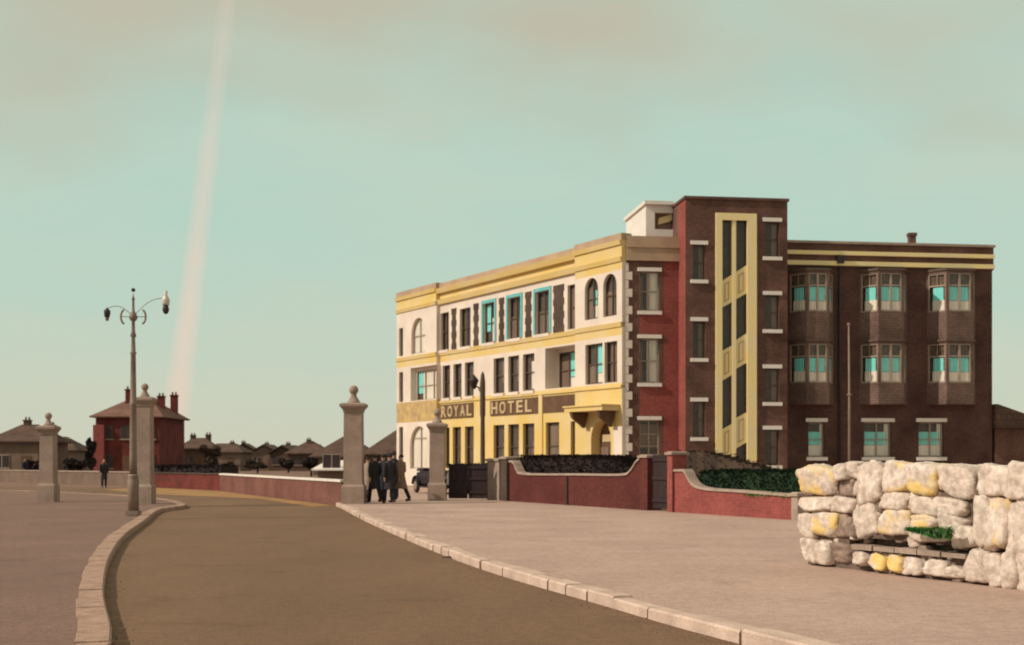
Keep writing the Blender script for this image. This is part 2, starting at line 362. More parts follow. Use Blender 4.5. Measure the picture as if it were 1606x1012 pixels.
for line, sd_, n_ in ((LK, -1, 900), (RK, 1, 900)):
    for _ in range(n_):
        k = rg.randrange(2, len(line)-12); p = Vector(line[k]).lerp(Vector(line[k+1]), rg.random()); t_ = (Vector(line[k+1])-Vector(line[k])).normalized(); d_ = abs(rg.gauss(0, .16))+.01
        x, y = p.x-t_.y*sd_*d_, p.y+t_.x*sd_*d_; q = rg.uniform(.004, .014); a_ = rg.uniform(0, 6)
        pts = [(x+q*math.cos(a_+m_*2.1)*rg.uniform(.7, 1.2), y+q*math.sin(a_+m_*2.1)*rg.uniform(.7, 1.2), -.1195) for m_ in range(3)]; top = (x, y, -.1195+q*rg.uniform(.6, 1.2))
        i_ = gr_.V(pts+[top]); [gr_.F((i_+m_, i_+(m_+1) % 3, i_+3)) for m_ in range(3)]
o = gr_.build('gutter_grit', 'earth'); tag(o, 'fine loose grit lying in the gutters along both kerbs', 'grit', kind='stuff')
# road gully beside the right kerb
gp = G(722, 873, -.12)
t = thing('drain_gully', 'small dark iron drain gully in the road against the right kerb', 'drain', (gp.x-.02, gp.y-.1, -.12), R(62))
mb = MB(); mb.box(-.28, .28, -.16, .16, 0, .012); mb.build('grate_frame', 'darkiron', t)
mb = MB()
for k in range(7): mb.box(-.24+.075*k, -.20+.075*k, -.13, .13, .013, .022)
mb.build('grate', 'darkiron', t)

# ------------------------------------------------------------ the hotel
def uy(u, s): return ((u-CX)/s, FPX/s)
LE, CO, RE = uy(622, 25.7), uy(982, 35.2), uy(1556, 33.8)
FL, FR = Frame(LE, CO), Frame(CO, RE)
hotel = thing('hotel', 'three-storey hotel with yellow and cream front, brown brick wing and tall stair tower', 'hotel', (CO[0], CO[1], 0))
HO = (CO[0], CO[1], 0)
def hb(mb, name, mat, parent=hotel, **k):
    o = mb.build(name, mat, parent, HO if parent is hotel or parent.get('hroot') else None)
    o['hroot'] = 1
    return o
def wall_panel(mb, a0, a1, z0, z1, ops, b=0.0, rev=.16, cutz=(), cuta=(), mf=lambda a, z: 0, mrev=None):
    A = sorted(set([a0, a1]+[x for o in ops for x in o[:2]]+list(cuta))); Z = sorted(set([z0, z1]+[x for o in ops for x in o[2:4]]+list(cutz)))
    A = [x for x in A if a0-1e-6 <= x <= a1+1e-6]; Z = [x for x in Z if z0-1e-6 <= x <= z1+1e-6]
    for i in range(len(A)-1):
        for j in range(len(Z)-1):
            ca, cz = (A[i]+A[i+1])/2, (Z[j]+Z[j+1])/2
            if any(o[0] < ca < o[1] and o[2] < cz < o[3] for o in ops): continue
            mb.quad([(A[i], b, Z[j]), (A[i+1], b, Z[j]), (A[i+1], b, Z[j+1]), (A[i], b, Z[j+1])], mf(ca, cz))
    for o in ops:
        x0, x1, y0, y1 = o[:4]; r = o[4] if len(o) > 4 else rev; mm = mf((x0+x1)/2, y0-.05) if mrev is None else mrev
        c = b-r
        mb.quad([(x0, b, y0), (x0, b, y1), (x0, c, y1), (x0, c, y0)], mm); mb.quad([(x1, b, y1), (x1, b, y0), (x1, c, y0), (x1, c, y1)], mm)
        mb.quad([(x0, b, y1), (x1, b, y1), (x1, c, y1), (x0, c, y1)], mm); mb.quad([(x1, b, y0), (x0, b, y0), (x0, c, y0), (x1, c, y0)], mm)
        if r > .3:   # deep recess: floor/side already made, close ring round the window later
            pass
def arch_fill(mb, a0, a1, z1, b, m, rev=.16):
    r = (a1-a0)/2; c = (a0+a1)/2; zs = z1-r; n = 10
    arc = [(c-r*math.cos(math.pi*k/n), zs+r*math.sin(math.pi*k/n)) for k in range(n+1)]
    for k in range(n):
        p, q = arc[k], arc[k+1]
        if k < n/2: mb.quad([(a0, b, p[1]), (p[0], b, p[1]), (q[0], b, q[1]), (a0, b, q[1])], m)
        else: mb.quad([(p[0], b, p[1]), (a1, b, p[1]), (a1, b, q[1]), (q[0], b, q[1])], m)
        mb.quad([(p[0], b, p[1]), (p[0], b-rev, p[1]), (q[0], b-rev, q[1]), (q[0], b, q[1])], m)
def cloth(mb, a0, a1, b, z0, z1, m=0, amp=.015):
    n = max(6, int((a1-a0)/.05)); ph = random.random()*6
    pts = [(a0+(a1-a0)*k/n, b+amp*math.sin(k*1.9+ph)) for k in range(n+1)]
    for k in range(n):
        (p, q), (r_, s_) = pts[k], pts[k+1]
        mb.quad([(p, q, z0), (r_, s_, z0), (r_, s_, z1), (p, q, z1)], m, True)
def window(F, a0, a1, z0, z1, b=0.0, rev=.14, cols=1, rows=(.5,), fm='frame', fw=.055, cur=(), sill=None, lintel=None, surround=None, parent=hotel, label=None, name='window'):
    # cur: list of (material, fa0, fa1, fz0, fz1)
    c = b-rev
    mb = MB(F)
    mb.box(a0, a1, c-.06, c, z0, z0+fw*1.3); mb.box(a0, a1, c-.06, c, z1-fw, z1)
    mb.box(a0, a0+fw, c-.06, c, z0+fw*1.3, z1-fw); mb.box(a1-fw, a1, c-.06, c, z0+fw*1.3, z1-fw)
    for k in range(1, cols):
        x = a0+(a1-a0)*k/cols; mb.box(x-fw/2, x+fw/2, c-.055, c+.004, z0+fw*1.3, z1-fw)
    for r in rows:
        zz = z0+(z1-z0)*r; mb.box(a0+fw, a1-fw, c-.05, c-.008, zz-.022, zz+.022)
    wo = hb(mb, name, fm, parent)
    if label: wo['label'] = label
    p = MB(F); p.box(a0+fw, a1-fw, c-.035, c-.029, z0+fw, z1-fw); hb(p, 'pane', 'glass', wo)
    q = MB(F); cloth(q, a0+.02, a1-.02, c-.12, z0+.02, z1-.02, amp=.01); hb(q, 'dark_backing', 'umber', wo)  # added sheet, its brown stands in for the dim room inside
    groups = {}
    for (mt, x0, x1, y0, y1) in cur: groups.setdefault(mt, []).append((x0, x1, y0, y1))
    for mt, L_ in groups.items():
        q = MB(F)
        for x0, x1, y0, y1 in L_: cloth(q, a0+(a1-a0)*x0, a0+(a1-a0)*x1, c-.075, z0+(z1-z0)*y0, z0+(z1-z0)*y1)
        hb(q, 'blind' if 'teal' in mt else 'curtain', mt, wo)
    if sill:
        q = MB(F); q.box(a0-sill[0], a1+sill[0], b-.03, b+.10, z0-.16, z0-.003); hb(q, 'sill', sill[1], wo)
    if lintel:
        q = MB(F); q.box(a0-lintel[0], a1+lintel[0], b-.03, b+.06, z1+.003, z1+.17); hb(q, 'lintel', lintel[1], wo)
    if surround:
        sw, mt = surround; q = MB(F)
        q.box(a0-sw, a0-.002, b+.001, b+.045, z0, z1+sw); q.box(a1+.002, a1+sw, b+.001, b+.045, z0, z1+sw); q.box(a0-.002, a1+.002, b+.001, b+.045, z1+.002, z1+sw)
        hb(q, 'surround', mt, wo)
    return wo

# --- left (sunlit) front
BP = .22
uA, uB = 690, 908
aA, aB, LL = FL.a(uA), FL.a(uB), FL.L
PZ = 10.35
def mz(a, z):
    if z < 4.95: return 1
    if 7.08 < z < 7.68: return 1
    if z > PZ: return 1
    return 0
def mz_end(a, z):
    if 3.75 < z < 4.95: return 2
    return mz(a, z) if z > 4.95 else 0
def op(u0, u1, z0, z1, b=0, r=None):
    t_ = (FL.a(u0, b), FL.a(u1, b), z0, z1)
    return t_+(r,) if r else t_
WG, WF, WS = (1.05, 3.35), (5.0, 6.86), (7.74, 9.86)
wins = []   # (rect, kwargs)
center_ops = []
def cw(u0, u1, zz, **k):
    o_ = op(u0, u1, zz[0], zz[1]); center_ops.append(o_); wins.append((o_, 0, k))
dim = [('dimnet', .05, .45, .1, .95)]
# ground
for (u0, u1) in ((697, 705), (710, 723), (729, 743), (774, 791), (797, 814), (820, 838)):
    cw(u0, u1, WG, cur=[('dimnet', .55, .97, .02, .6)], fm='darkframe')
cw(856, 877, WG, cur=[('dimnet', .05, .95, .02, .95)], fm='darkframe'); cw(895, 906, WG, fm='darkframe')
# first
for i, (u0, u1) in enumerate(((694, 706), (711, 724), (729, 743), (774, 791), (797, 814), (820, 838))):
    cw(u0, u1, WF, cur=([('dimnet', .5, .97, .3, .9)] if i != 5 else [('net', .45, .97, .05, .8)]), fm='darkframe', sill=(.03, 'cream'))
# loggia
lo = op(855, 905, 5.0, 7.0, 0, .75); center_ops.append(lo)
# second
for i, (u0, u1) in enumerate(((688, 704), (721, 738), (758, 776), (797, 817), (840, 862))):
    k = dict(fm='darkframe', sill=(.04, 'cream'), rows=(.5,), cols=2)
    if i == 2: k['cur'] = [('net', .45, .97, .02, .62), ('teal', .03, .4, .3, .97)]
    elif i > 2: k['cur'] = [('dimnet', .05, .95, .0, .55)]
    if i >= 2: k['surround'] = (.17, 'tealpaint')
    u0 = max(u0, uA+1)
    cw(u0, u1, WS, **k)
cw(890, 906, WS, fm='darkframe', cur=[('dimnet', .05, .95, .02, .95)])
wall = MB(FL)
wall_panel(wall, aA, aB, 0, 10.36, center_ops, 0, cutz=(4.95, 7.08, 7.68, PZ), mf=mz)
# end bay
e_ops = []; ews = []
def ew(u0, u1, z0, z1, arch=False, r=None, **k):
    o_ = op(u0, u1, z0, z1, BP, r); e_ops.append(o_); ews.append((o_, BP, k, arch))
ew(626, 632, 7.76, 9.45, fm='darkframe'); ew(645, 667, 7.76, 9.85, True, cur=[('net', .03, .97, 0, 1)], cols=2)
ew(626, 632, 5.0, 6.8, fm='darkframe')
ew(626, 632, 1.0, 3.5, fm='darkframe'); ew(643, 671, 1.0, 3.5, True, cur=[('net', .03, .97, 0, 1)], cols=2, rows=(.72,), label='arched window filled by a white blind')
e_lo = op(644, 686, 5.0, 6.95, BP, .35); e_ops.append(e_lo)
def mz_e(a, z): return mz_end(a, z)
a_end0 = FL.a(622, BP)
wall_panel(wall, a_end0, aA, 0, 10.36, e_ops, BP, cutz=(3.75, 4.95, 7.08, 7.68, PZ), mf=mz_e)
for o_, b_, k, ar in ews:
    if ar: arch_fill(wall, o_[0], o_[1], o_[3], BP, 0)
# corner bay
c_ops = []; cws = []
aL = LL+.0
def cc(u0, u1, z0, z1, arch=False, **k):
    o_ = op(u0, u1, z0, z1, BP); c_ops.append(o_); cws.append((o_, BP, k, arch))
cc(917, 938, 8.0, 9.92, True, fm='darkframe', cur=[('teal', .35, .65, .35, .7), ('net', .35, .7, .0, .33), ('dimnet', .05, .33, 0, .8)], cols=2)
cc(946, 967, 8.0, 9.92, True, fm='darkframe', cur=[('dimnet', .05, .6, 0, .6)], cols=2)
cc(918, 945, 5.0, 6.85, fm='darkframe', cols=2, cur=[('teal', .5, .97, .28, .97), ('net', .5, .97, .02, .27), ('dimnet', .05, .4, .02, .5)])
cc(948, 968, 5.0, 6.85, fm='darkframe', cols=2, cur=[('dimnet', .25, .95, .02, .95)])
door_o = op(927, 958, 0.05, 3.3, BP, .5); c_ops.append(door_o)
def mz_c(a, z):
    if z > 9.99: return 1
    if z < 4.95 and a > FL.a(962, BP) and z < 3.0: return 0
    return mz(a, z)
wall_panel(wall, aB, aL, 0, 10.36, c_ops, BP, cutz=(3.0, 4.95, 7.08, 7.68, 10.0, PZ), cuta=(FL.a(962, BP),), mf=mz_c)
for o_, b_, k, ar in cws:
    if ar: arch_fill(wall, o_[0], o_[1], o_[3], BP, 0)
arch_fill(wall, door_o[0], door_o[1], door_o[3], BP, 1, .5)
# returns of the two projecting bays
for a_ in (aA, aB):
    wall.quad([(a_, 0, 0), (a_, BP, 0), (a_, BP, 4.95), (a_, 0, 4.95)], 1); wall.quad([(a_, 0, 4.95), (a_, BP, 4.95), (a_, BP, 10.36), (a_, 0, 10.36)], 0)
wall.quad([(aL, 0, 0), (aL, BP, 0), (aL, BP, 10.36), (aL, 0, 10.36)], 0)
wall.quad([(a_end0, BP, 0), (a_end0, -9, 0), (a_end0, -9, 11.3), (a_end0, BP, 11.3)], 0)
# loggia linings
for (x0, x1, y0, y1, r), b_, inn in ((lo, 0, (.10, .06)), (e_lo, BP, (.06, .06))):
    c = b_-r
    fw_ = .12
    for q in ([(x0, c, y0), (x0+fw_, c, y0), (x0+fw_, c, y1), (x0, c, y1)], [(x1-fw_, c, y0), (x1, c, y0), (x1, c, y1), (x1-fw_, c, y1)], [(x0+fw_, c, y1-.2), (x1-fw_, c, y1-.2), (x1-fw_, c, y1), (x0+fw_, c, y1)]): wall.quad(q, 0)
hb(wall, 'front_wall', ['cream', 'yellow', 'ochre'])
for o_, b_, k in wins: window(FL, *o_[:4], b=b_, **k)
for o_, b_, k, ar in ews+cws: window(FL, *o_[:4], b=b_, **k)
window(FL, lo[0]+.12, lo[1]-.12, 5.0, 6.8, b=-.75, rev=.02, cols=3, fm='darkframe', cur=[('teal', .34, .66, .32, .97), ('net', .34, .68, .02, .3), ('dimnet', .03, .3, .02, .9)], label='wide recessed window with turquoise blind')
window(FL, e_lo[0]+.12, e_lo[1]-.12, 5.0, 6.75, b=BP-.35, rev=.02, cols=3, fm='frame', cur=[('teal', .03, .2, .25, .97), ('net', .22, .98, .02, .97)], label='wide recessed window with white curtain')
# cornices, string course, parapet of the left front
def band(F, a0, a1, b1, z0, z1, mat, name='cornice', b0=-.3, cham=.0):
    mb = MB(F)
    i = [(a0, b0, z0), (a1, b0, z0), (a1, b1-cham, z0), (a0, b1-cham, z0), (a0, b0, z1), (a1, b0, z1), (a1, b1, z1), (a0, b1, z1)]
    k = mb.V(i)
    for q in ((0, 3, 2, 1), (4, 5, 6, 7), (0, 1, 5, 4), (1, 2, 6, 5), (2, 3, 7, 6), (3, 0, 4, 7)): mb.F([k+x for x in q])
    return hb(mb, name, mat)
band(FL, aA, aB, .22, 10.36, 10.62, 'yellow', cham=.08)
band(FL, aA, aB, .02, 10.62, 10.98, 'yellow', 'frieze')
band(FL, aA, aB, .32, 10.98, 11.24, 'yellow', cham=.10)
band(FL, aA, aB, .06, 11.24, 11.56, 'buff', 'parapet')
for (x0, x1) in ((a_end0, aA-.003), (aB+.003, aL)):
    band(FL, x0, x1, BP+.12, 10.36, 10.56, 'yellow', cham=.06); band(FL, x0, x1, BP+.02, 10.56, 11.1, 'yellow', 'frieze')
    band(FL, x0, x1, BP+.16, 11.1, 11.3, 'yellow', cham=.06); band(FL, x0, x1, BP+.04, 11.3, 11.62, 'buff', 'parapet')
band(FL, aA+.003, aB-.003, .10, 7.45, 7.66, 'yellow', 'string_course', cham=.05, b0=-.05); 
for (x0, x1) in ((a_end0, aA-.003), (aB+.003, aL)): band(FL, x0, x1, BP+.10, 7.45, 7.66, 'yellow', 'string_course', cham=.05, b0=0)
band(FL, aA+.003, aB-.003, .07, 4.74, 4.86, 'yellow', 'string_course', b0=-.05); band(FL, aB+.003, aL, BP+.07, 4.74, 4.86, 'yellow', 'string_course', b0=0)
# toothed brick panels between top-floor windows
for (u0, u1) in ((708.5, 716), (743, 751), (783, 791), (824, 834), (868, 885)):
    mb = MB(FL); a0, a1 = FL.a(u0), FL.a(u1); n = 7; h = (9.98-7.70)/n
    for k in range(n):
        d = .07 if k % 2 else 0
        mb.box(a0+d, a1-d, .001, .03, 7.70+k*h, 7.70+(k+1)*h)
    hb(mb, 'brick_panel', 'darkpanel')
# plaster pilaster strips
for u_ in (757, 849):
    a0 = FL.a(u_-3); mb = MB(FL); mb.box(a0, a0+.35, .001, .06, 0, 4.73); hb(mb, 'pilaster', 'yellow')
# sign boards with letters
def text_mesh(F, word, a0, a1, z0, z1, b, parent, mat='letter'):
    n = len(word); cell = (a1-a0)/n
    mb = MB(F)
    for i, ch in enumerate(word):
        cu = bpy.data.curves.new('t', 'FONT'); cu.body = ch; cu.size = 1; cu.extrude = .02; cu.offset = .018; cu.resolution_u = 4
        to = bpy.data.objects.new('t', cu); COL.objects.link(to)
        me = bpy.data.meshes.new_from_object(to.evaluated_get(bpy.context.evaluated_depsgraph_get()))
        xs = [v.co.x for v in me.vertices]; ys = [v.co.y for v in me.vertices]
        x0, x1, y0, y1 = min(xs), max(xs), min(ys), max(ys)
        w_ = cell*.72; ca = a0+cell*(i+.5)
        base_i = len(mb.v)
        for v in me.vertices:
            mb.v.append(tuple(F(ca-w_/2+(v.co.x-x0)/(x1-x0)*w_, b+.02+v.co.z, z0+(v.co.y-y0)/(y1-y0)*(z1-z0))))
        for p in me.polygons: mb.F([base_i+k for k in p.vertices])
        bpy.data.objects.remove(to); bpy.data.curves.remove(cu); bpy.data.meshes.remove(me)
    return hb(mb, 'lettering', mat, parent)
def sign(u0, u1, word, t0, t1, label):
    a0, a1 = FL.a(u0), FL.a(u1); mb = MB(FL); mb.box(a0, a1, .001, .05, 3.84, 4.64)
    so = hb(mb, 'sign_board', 'signbrown'); so['label'] = label
    text_mesh(FL, word, FL.a(t0), FL.a(t1), 3.93, 4.55, .05, so)
sign(692, 743, 'ROYAL', 693, 743, 'brown board lettered ROYAL'); sign(770, 905, 'HOTEL', 771, 838, 'long brown board lettered HOTEL')
# entrance door and canopy
x0, x1, y0, y1, r = door_o
mb = MB(FL); mb.box(x0, x1, BP-.62, BP-.5, y0, y1); d_ = hb(mb, 'door', 'signbrown')
mb = MB(FL); c_ = (x0+x1)/2
for q in (x0+.12, c_+.05): mb.box(q, q+(x1-x0)/2-.2, BP-.5, BP-.47, .9, 2.1)
hb(mb, 'door_panel', 'dimnet', d_)
mb = MB(FL); mb.box(x0+.25, x1-.2, BP-.5, BP-.46, 2.35, 2.7); hb(mb, 'fanlight', 'letter', d_)
ca0, ca1 = FL.a(912, BP), FL.a(972, BP)
mb = MB(FL); mb.box(ca0, ca1, BP+.002, BP+.95, 3.72, 3.92); mb.box(ca0-.05, ca1+.05, BP+.002, BP+1.02, 3.92, 3.99); can = hb(mb, 'canopy', 'yellow')
for q in (x0-.45, x1+.15):
    mb = MB(lambda a, b, z: FL(b, a, z)); arc = [(BP+.9*(1-math.sin(R(t_))), 2.85+.86*(1-math.cos(R(t_)))) for t_ in range(0, 91, 15)]
    mb.prism([(BP+.002, 3.718), (BP+.9, 3.718)]+[(BP+.002+.88*math.cos(R(t_)), 3.70-.85*math.sin(R(t_))*(1-.35*math.sin(R(2*t_)))) for t_ in range(8, 91, 14)], q, q+.22)
    hb(mb, 'bracket', 'signbrown', can)

# --- right (shaded) front, part A : corner to tower
TB = 1.1
aT0, aT1 = FR.a(1075, TB), FR.a(1235, TB)
wallR = MB(FR)
opsA = []; winA = []
def rw(u0, u1, v0, v1, b=0.0, lst=opsA, wl=winA, **k):   # v0 lintel bottom, v1 sill top
    um = (u0+u1)/2; o_ = (FR.a(u0, b), FR.a(u1, b), FR.z(um, v1, b), FR.z(um, v0, b)); lst.append(o_); wl.append((o_, b, k))
WL = dict(sill=(.10, 'white'), lintel=(.10, 'white'))
rw(1003, 1034, 426, 488, cols=2, cur=[('net', .42, .97, .02, .97), ('dimnet', .03, .2, .02, .9)], **WL)
rw(1003, 1034, 531, 601, cols=2, cur=[('net', .42, .97, .02, .97), ('dimnet', .03, .2, .02, .9)], **WL)
rw(1003, 1034, 659, 722, cols=2, rows=(.35, .65), cur=[('dimnet', .03, .97, .3, .9)], **WL)
aRed = FR.a(1041); aSp0, aSp1 = FR.a(1003), FR.a(1041)
def mA(a, z):
    if a > aRed: return 1
    for o_ in opsA:
        pass
    if aSp0 < a < aSp1 and (opsA[1][3]+.2 < z < opsA[0][2]-.1 or opsA[2][3]+.2 < z < opsA[1][2]-.1): return 1
    return 0
spz = (opsA[1][3]+.2, opsA[0][2]-.1, opsA[2][3]+.2, opsA[1][2]-.1)
wall_panel(wallR, 0, aT0, 0, 10.4, opsA, 0, cuta=(aRed, aSp0, aSp1), cutz=spz, mf=mA, mrev=0)
# part B : wing right of the tower
opsB = []; winB = []
wd_ = dict(sill=(.12, 'white'), lintel=(.14, 'white'))
bl = [('teal', .08, .92, .35, .72), ('net', .05, .97, .02, .34), ('net', .8, .97, .34, .95)]  # turquoise part paints the sky reflection of the upper panes
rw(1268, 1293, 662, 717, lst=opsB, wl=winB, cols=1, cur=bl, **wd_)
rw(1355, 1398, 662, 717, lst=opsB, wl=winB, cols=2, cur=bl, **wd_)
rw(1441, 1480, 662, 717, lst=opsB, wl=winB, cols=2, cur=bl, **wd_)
wallW = MB(FR); wall_panel(wallW, aT1, FR.L, 0, 10.3, opsB, 0, mrev=0); hb(wallW, 'wing_wall', 'wingbrick')
# end wall + rear walls
bk = MB()
P = [Vector((LE[0], LE[1], 0)), Vector((CO[0], CO[1], 0)), Vector((RE[0], RE[1], 0))]
RB = FR(FR.L, -13, 0); LB = FL(0, -11, 0); MBk = Vector((9, 80, 0))
hb(wallR, 'brick_wall', ['brick', 'redbrick'])
ring = [P[2], RB, MBk, LB, P[0]]
for i in range(len(ring)-1):
    p, q = ring[i], ring[i+1]; bk.quad([(p.x, p.y, 0), (q.x, q.y, 0), (q.x, q.y, 11.3), (p.x, p.y, 11.3)])
hb(bk, 'rear_wall', 'brick')
rf = MB(); rf.quad([(p.x, p.y, 10.9) for p in (P[0]+FL.n*-.1, P[1]+FL.n*-.15, P[2], RB, MBk, LB)]); ro = hb(rf, 'roof', 'buff'); tri(ro)
fl = MB()
for zf in (3.6, 6.95, 10.3):
    fl.quad([(p.x, p.y, zf) for p in (P[0]-FL.n*.9, P[1]-FL.n*1.0+Vector((.3, .7, 0)), P[2]-FR.n*.9, RB, MBk, LB)])
fo = hb(fl, 'inner_floor', 'core'); tri(fo)
for o_, b_, k in winA+winB: window(FR, *o_[:4], b=b_, **k)
# parapets of the brick front
band(FR, 0.0, aT0+.02, .10, 10.4, 10.98, 'buff', 'parapet'); band(FR, 0.0, aT0+.02, .16, 10.98, 11.12, 'buff', 'coping'); band(FR, 0.0, aT0+.02, .06, 11.12, 11.5, 'buff', 'parapet')
aW0, aW1 = aT1+.0, FR.L+.05
band(FR, aW0, aW1, .05, 10.3, 10.36, 'brick', 'frieze')
band(FR, aW0, aW1, .16, 10.36, 10.56, 'paleyellow', 'cornice')
band(FR, aW0, aW1, .04, 10.56, 10.84, 'brick', 'frieze')
band(FR, aW0, aW1, .16, 10.84, 11.02, 'paleyellow', 'cornice')
band(FR, aW0, aW1, .04, 11.02, 11.36, 'brick', 'parapet'); band(FR, aW0, aW1+.05, .14, 11.36, 11.47, 'coping', 'coping')
# quoins at the corner
mb = MB(FR); nq = 27; h = 10.3/nq
for k in range(nq):
    ww = .27 if k % 2 else .10
    mb.box(-.06, ww, .0015, .05, k*h, (k+1)*h-.02)
hb(mb, 'quoin', 'cream')
# downpipe
for u_, z0_, z1_ in ((1316, .2, 10.7), (1440, .2, 6.0)):
    ap = FR.a(u_); mb = MB(); 
    mb.tube([tuple(FR(ap, .09, z0_)), tuple(FR(ap, .09, z1_))], .055, 8); h_ = FR(ap, .12, z1_-.15)
    if z1_ > 9: mb.box(h_.x-.16, h_.x+.16, h_.y-.12, h_.y+.12, z1_-.25, z1_+.1)
    if z1_ > 9: hb(mb, 'downpipe', 'darkiron')
# chimney
cpos = FR(FR.a(1430, -3), -3, 0)
mb = MB(); mb.box(cpos.x-.16, cpos.x+.16, cpos.y-.16, cpos.y+.16, 10.9, 12.35); mb.box(cpos.x-.2, cpos.x+.2, cpos.y-.2, cpos.y+.2, 12.35, 12.5); hb(mb, 'chimney', 'brick')

# --- stair tower
tw = MB(FR); opsT = []; winT = []
def tz(u, v): return FR.z(u, v, TB)
TH = tz(1150, 314)
dk = [('dimnet', .55, .97, .02, .95)]
TW = dict(sill=(.12, 'white'), lintel=(.12, 'white'))
for (v0, v1) in ((384, 439), (504, 562), (630, 686)): rw(1087, 1106, v0, v1, TB, opsT, winT, cur=dk, fm='darkframe', **TW)
for (v0, v1) in ((348, 403), (463, 517), (578, 631), (674, 730)): rw(1200, 1222, v0, v1, TB, opsT, winT, cur=dk, fm='darkframe', **TW)
so0, so1 = FR.a(1132, TB), FR.a(1171, TB); sz0, sz1 = .35, tz(1150, 346)
opsT.append((so0, so1, sz0, sz1))
wall_panel(tw, aT0, aT1, 0, TH, opsT, TB, mrev=0)
for a_ in (aT0, aT1):
    c1 = -.02
    tw.quad([(a_, c1, 0), (a_, TB, 0), (a_, TB, TH), (a_, c1, TH)], 1 if a_ == aT0 else 0)
    tw.quad([(a_, -5, 10.4), (a_, c1, 10.4), (a_, c1, TH), (a_, -5, TH)], 0)
tw.quad([(aT0, -5, 10.4), (aT1, -5, 10.4), (aT1, -5, TH), (aT0, -5, TH)])
tw.quad([(aT0, -5, TH-.3), (aT1, -5, TH-.3), (aT1, TB, TH-.3), (aT0, TB, TH-.3)])
hb(tw, 'stair_tower', ['brick', 'redbrick'])
band(FR, aT0-.06, aT1+.06, TB+.08, TH, TH+.12, 'brick', 'coping', b0=-5.05)
for o_, b_, k in winT: window(FR, *o_[:4], b=b_, **k)
# sloping stair window in its yellow frame
fo0, fo1, fz1 = FR.a(1122, TB), FR.a(1186, TB), tz(1150, 335)
mb = MB(FR)
mb.box(fo0, so0, TB+.001, TB+.09, .3, fz1); mb.box(so1, fo1, TB+.001, TB+.09, .3, fz1); mb.box(so0, so1, TB+.001, TB+.09, sz1, fz1)
sm0, sm1 = FR.a(1148, TB), FR.a(1154, TB); mb.box(sm0, sm1, TB-.14, TB+.05, sz0, sz1)
sf = hb(mb, 'stair_window_frame', 'paleyellow')
cols_ = ((so0, sm0, 1132, 1148), (sm1, so1, 1154, 1171))
segs = {0: [((346, 346), (441, 431)), ((483, 474), (551, 542)), ((598, 588), (674, 665)), ((722, 713), (790, 780))],
        1: [((346, 346), (427, 416)), ((470, 460), (534, 523)), ((579, 569), (656, 647)), ((704, 694), (775, 765))]}
for ci, (c0, c1, uu0, uu1) in enumerate(cols_):
    sg = segs[ci]
    for k in range(3):
        top = (tz(uu0, sg[k][1][0]), tz(uu1, sg[k][1][1])); bot = (tz(uu0, sg[k+1][0][0]), tz(uu1, sg[k+1][0][1]))
        mb = MB(FR); mb.prism([(c0+.001, bot[0]), (c1-.001, bot[1]), (c1-.001, top[1]), (c0+.001, top[0])], TB-.12, TB-.02)
        sp = hb(mb, 'spandrel', 'paleyellow', sf)
        mb = MB(FR); i0, i1 = c0+.13, c1-.13; dz = (bot[1]-bot[0])/(c1-c0)
        def zz(x, base_): return base_+dz*(x-c0)
        A_ = [(i0, zz(i0, bot[0])+.2), (i1, zz(i1, bot[0])+.2), (i1, zz(i1, top[0])-.2), (i0, zz(i0, top[0])-.2)]
        w_ = .035
        for j in range(4):
            p, q = A_[j], A_[(j+1) % 4]; p, q = Vector(p), Vector(q); t_ = (q-p).normalized(); n_ = Vector((-t_.y, t_.x))*w_
            mb.prism([tuple(p), tuple(q), tuple(q+n_), tuple(p+n_)], TB-.019, TB-.003)
        hb(mb, 'panel_moulding', 'buff', sf)
    mb = MB(FR); mb.box(c0, c1, TB-.15, TB-.144, sz0, sz1); hb(mb, 'pane', 'glass', sf)
    mb = MB(FR); mb.box(c0, c1, TB-.27, TB-.26, sz0, sz1); hb(mb, 'dark_backing', 'umber', sf)  # added backing sheet, coloured as the dark of the stairwell
    mb = MB(FR)
    mb.box(c0, c0+.05, TB-.143, TB-.125, sz0, sz1); mb.box(c1-.05, c1, TB-.143, TB-.125, sz0, sz1)
    hb(mb, 'glazing_bar', 'darkframe', sf)
# tower back room so that its windows look into the dark
mb = MB(FR); mb.box(aT0+.05, aT1-.05, -.3, -.2, 0, TH-.35); hb(mb, 'inner_wall', 'core')

# --- roof turret left of the tower
pb = -1.0
pa0, pa1 = FR.a(1013, pb), aT0
pz0, pz1 = 10.95, FR.z(1040, 322, pb)
ph = MB(FR)
po = (FR.a(1027, pb), FR.a(1066, pb), FR.z(1045, 360, pb), FR.z(1045, 334, pb))
wall_panel(ph, pa0, pa1, pz0, pz1, [po], pb, rev=.3)
ph.quad([(pa0, -5, pz0), (pa0, pb, pz0), (pa0, pb, pz1), (pa0, -5, pz1)]); ph.quad([(pa0, -5, pz0), (pa1, -5, pz0), (pa1, -5, pz1), (pa0, -5, pz1)])
tu = hb(ph, 'roof_turret', 'white')
mb = MB(FR); mb.box(pa0-.1, pa1, -5.1, pb+.18, pz1, pz1+.16); hb(mb, 'turret_roof', 'white', tu)
mb = MB(FR); mb.box(po[0], po[1], pb-.32, pb-.3, po[2], po[3]); hb(mb, 'shutter', 'dimnet', tu)
mb = MB(FR); mb.prism([(po[0]+.2, po[2]+.25), (po[0]+.75, po[2]+.4), (po[1]-.1, po[3]-.12), (po[1]-.35, po[3]-.02), (po[0]+.25, po[2]+.55)], pb-.29, pb-.2); hb(mb, 'sloping_strut', 'paleyellow', tu)
mb = MB(FR); mb.box(pa0-.05, pa1, pb-.02, pb+.95, 11.5, 11.52) ; hb(mb, 'turret_base', 'signbrown', tu)

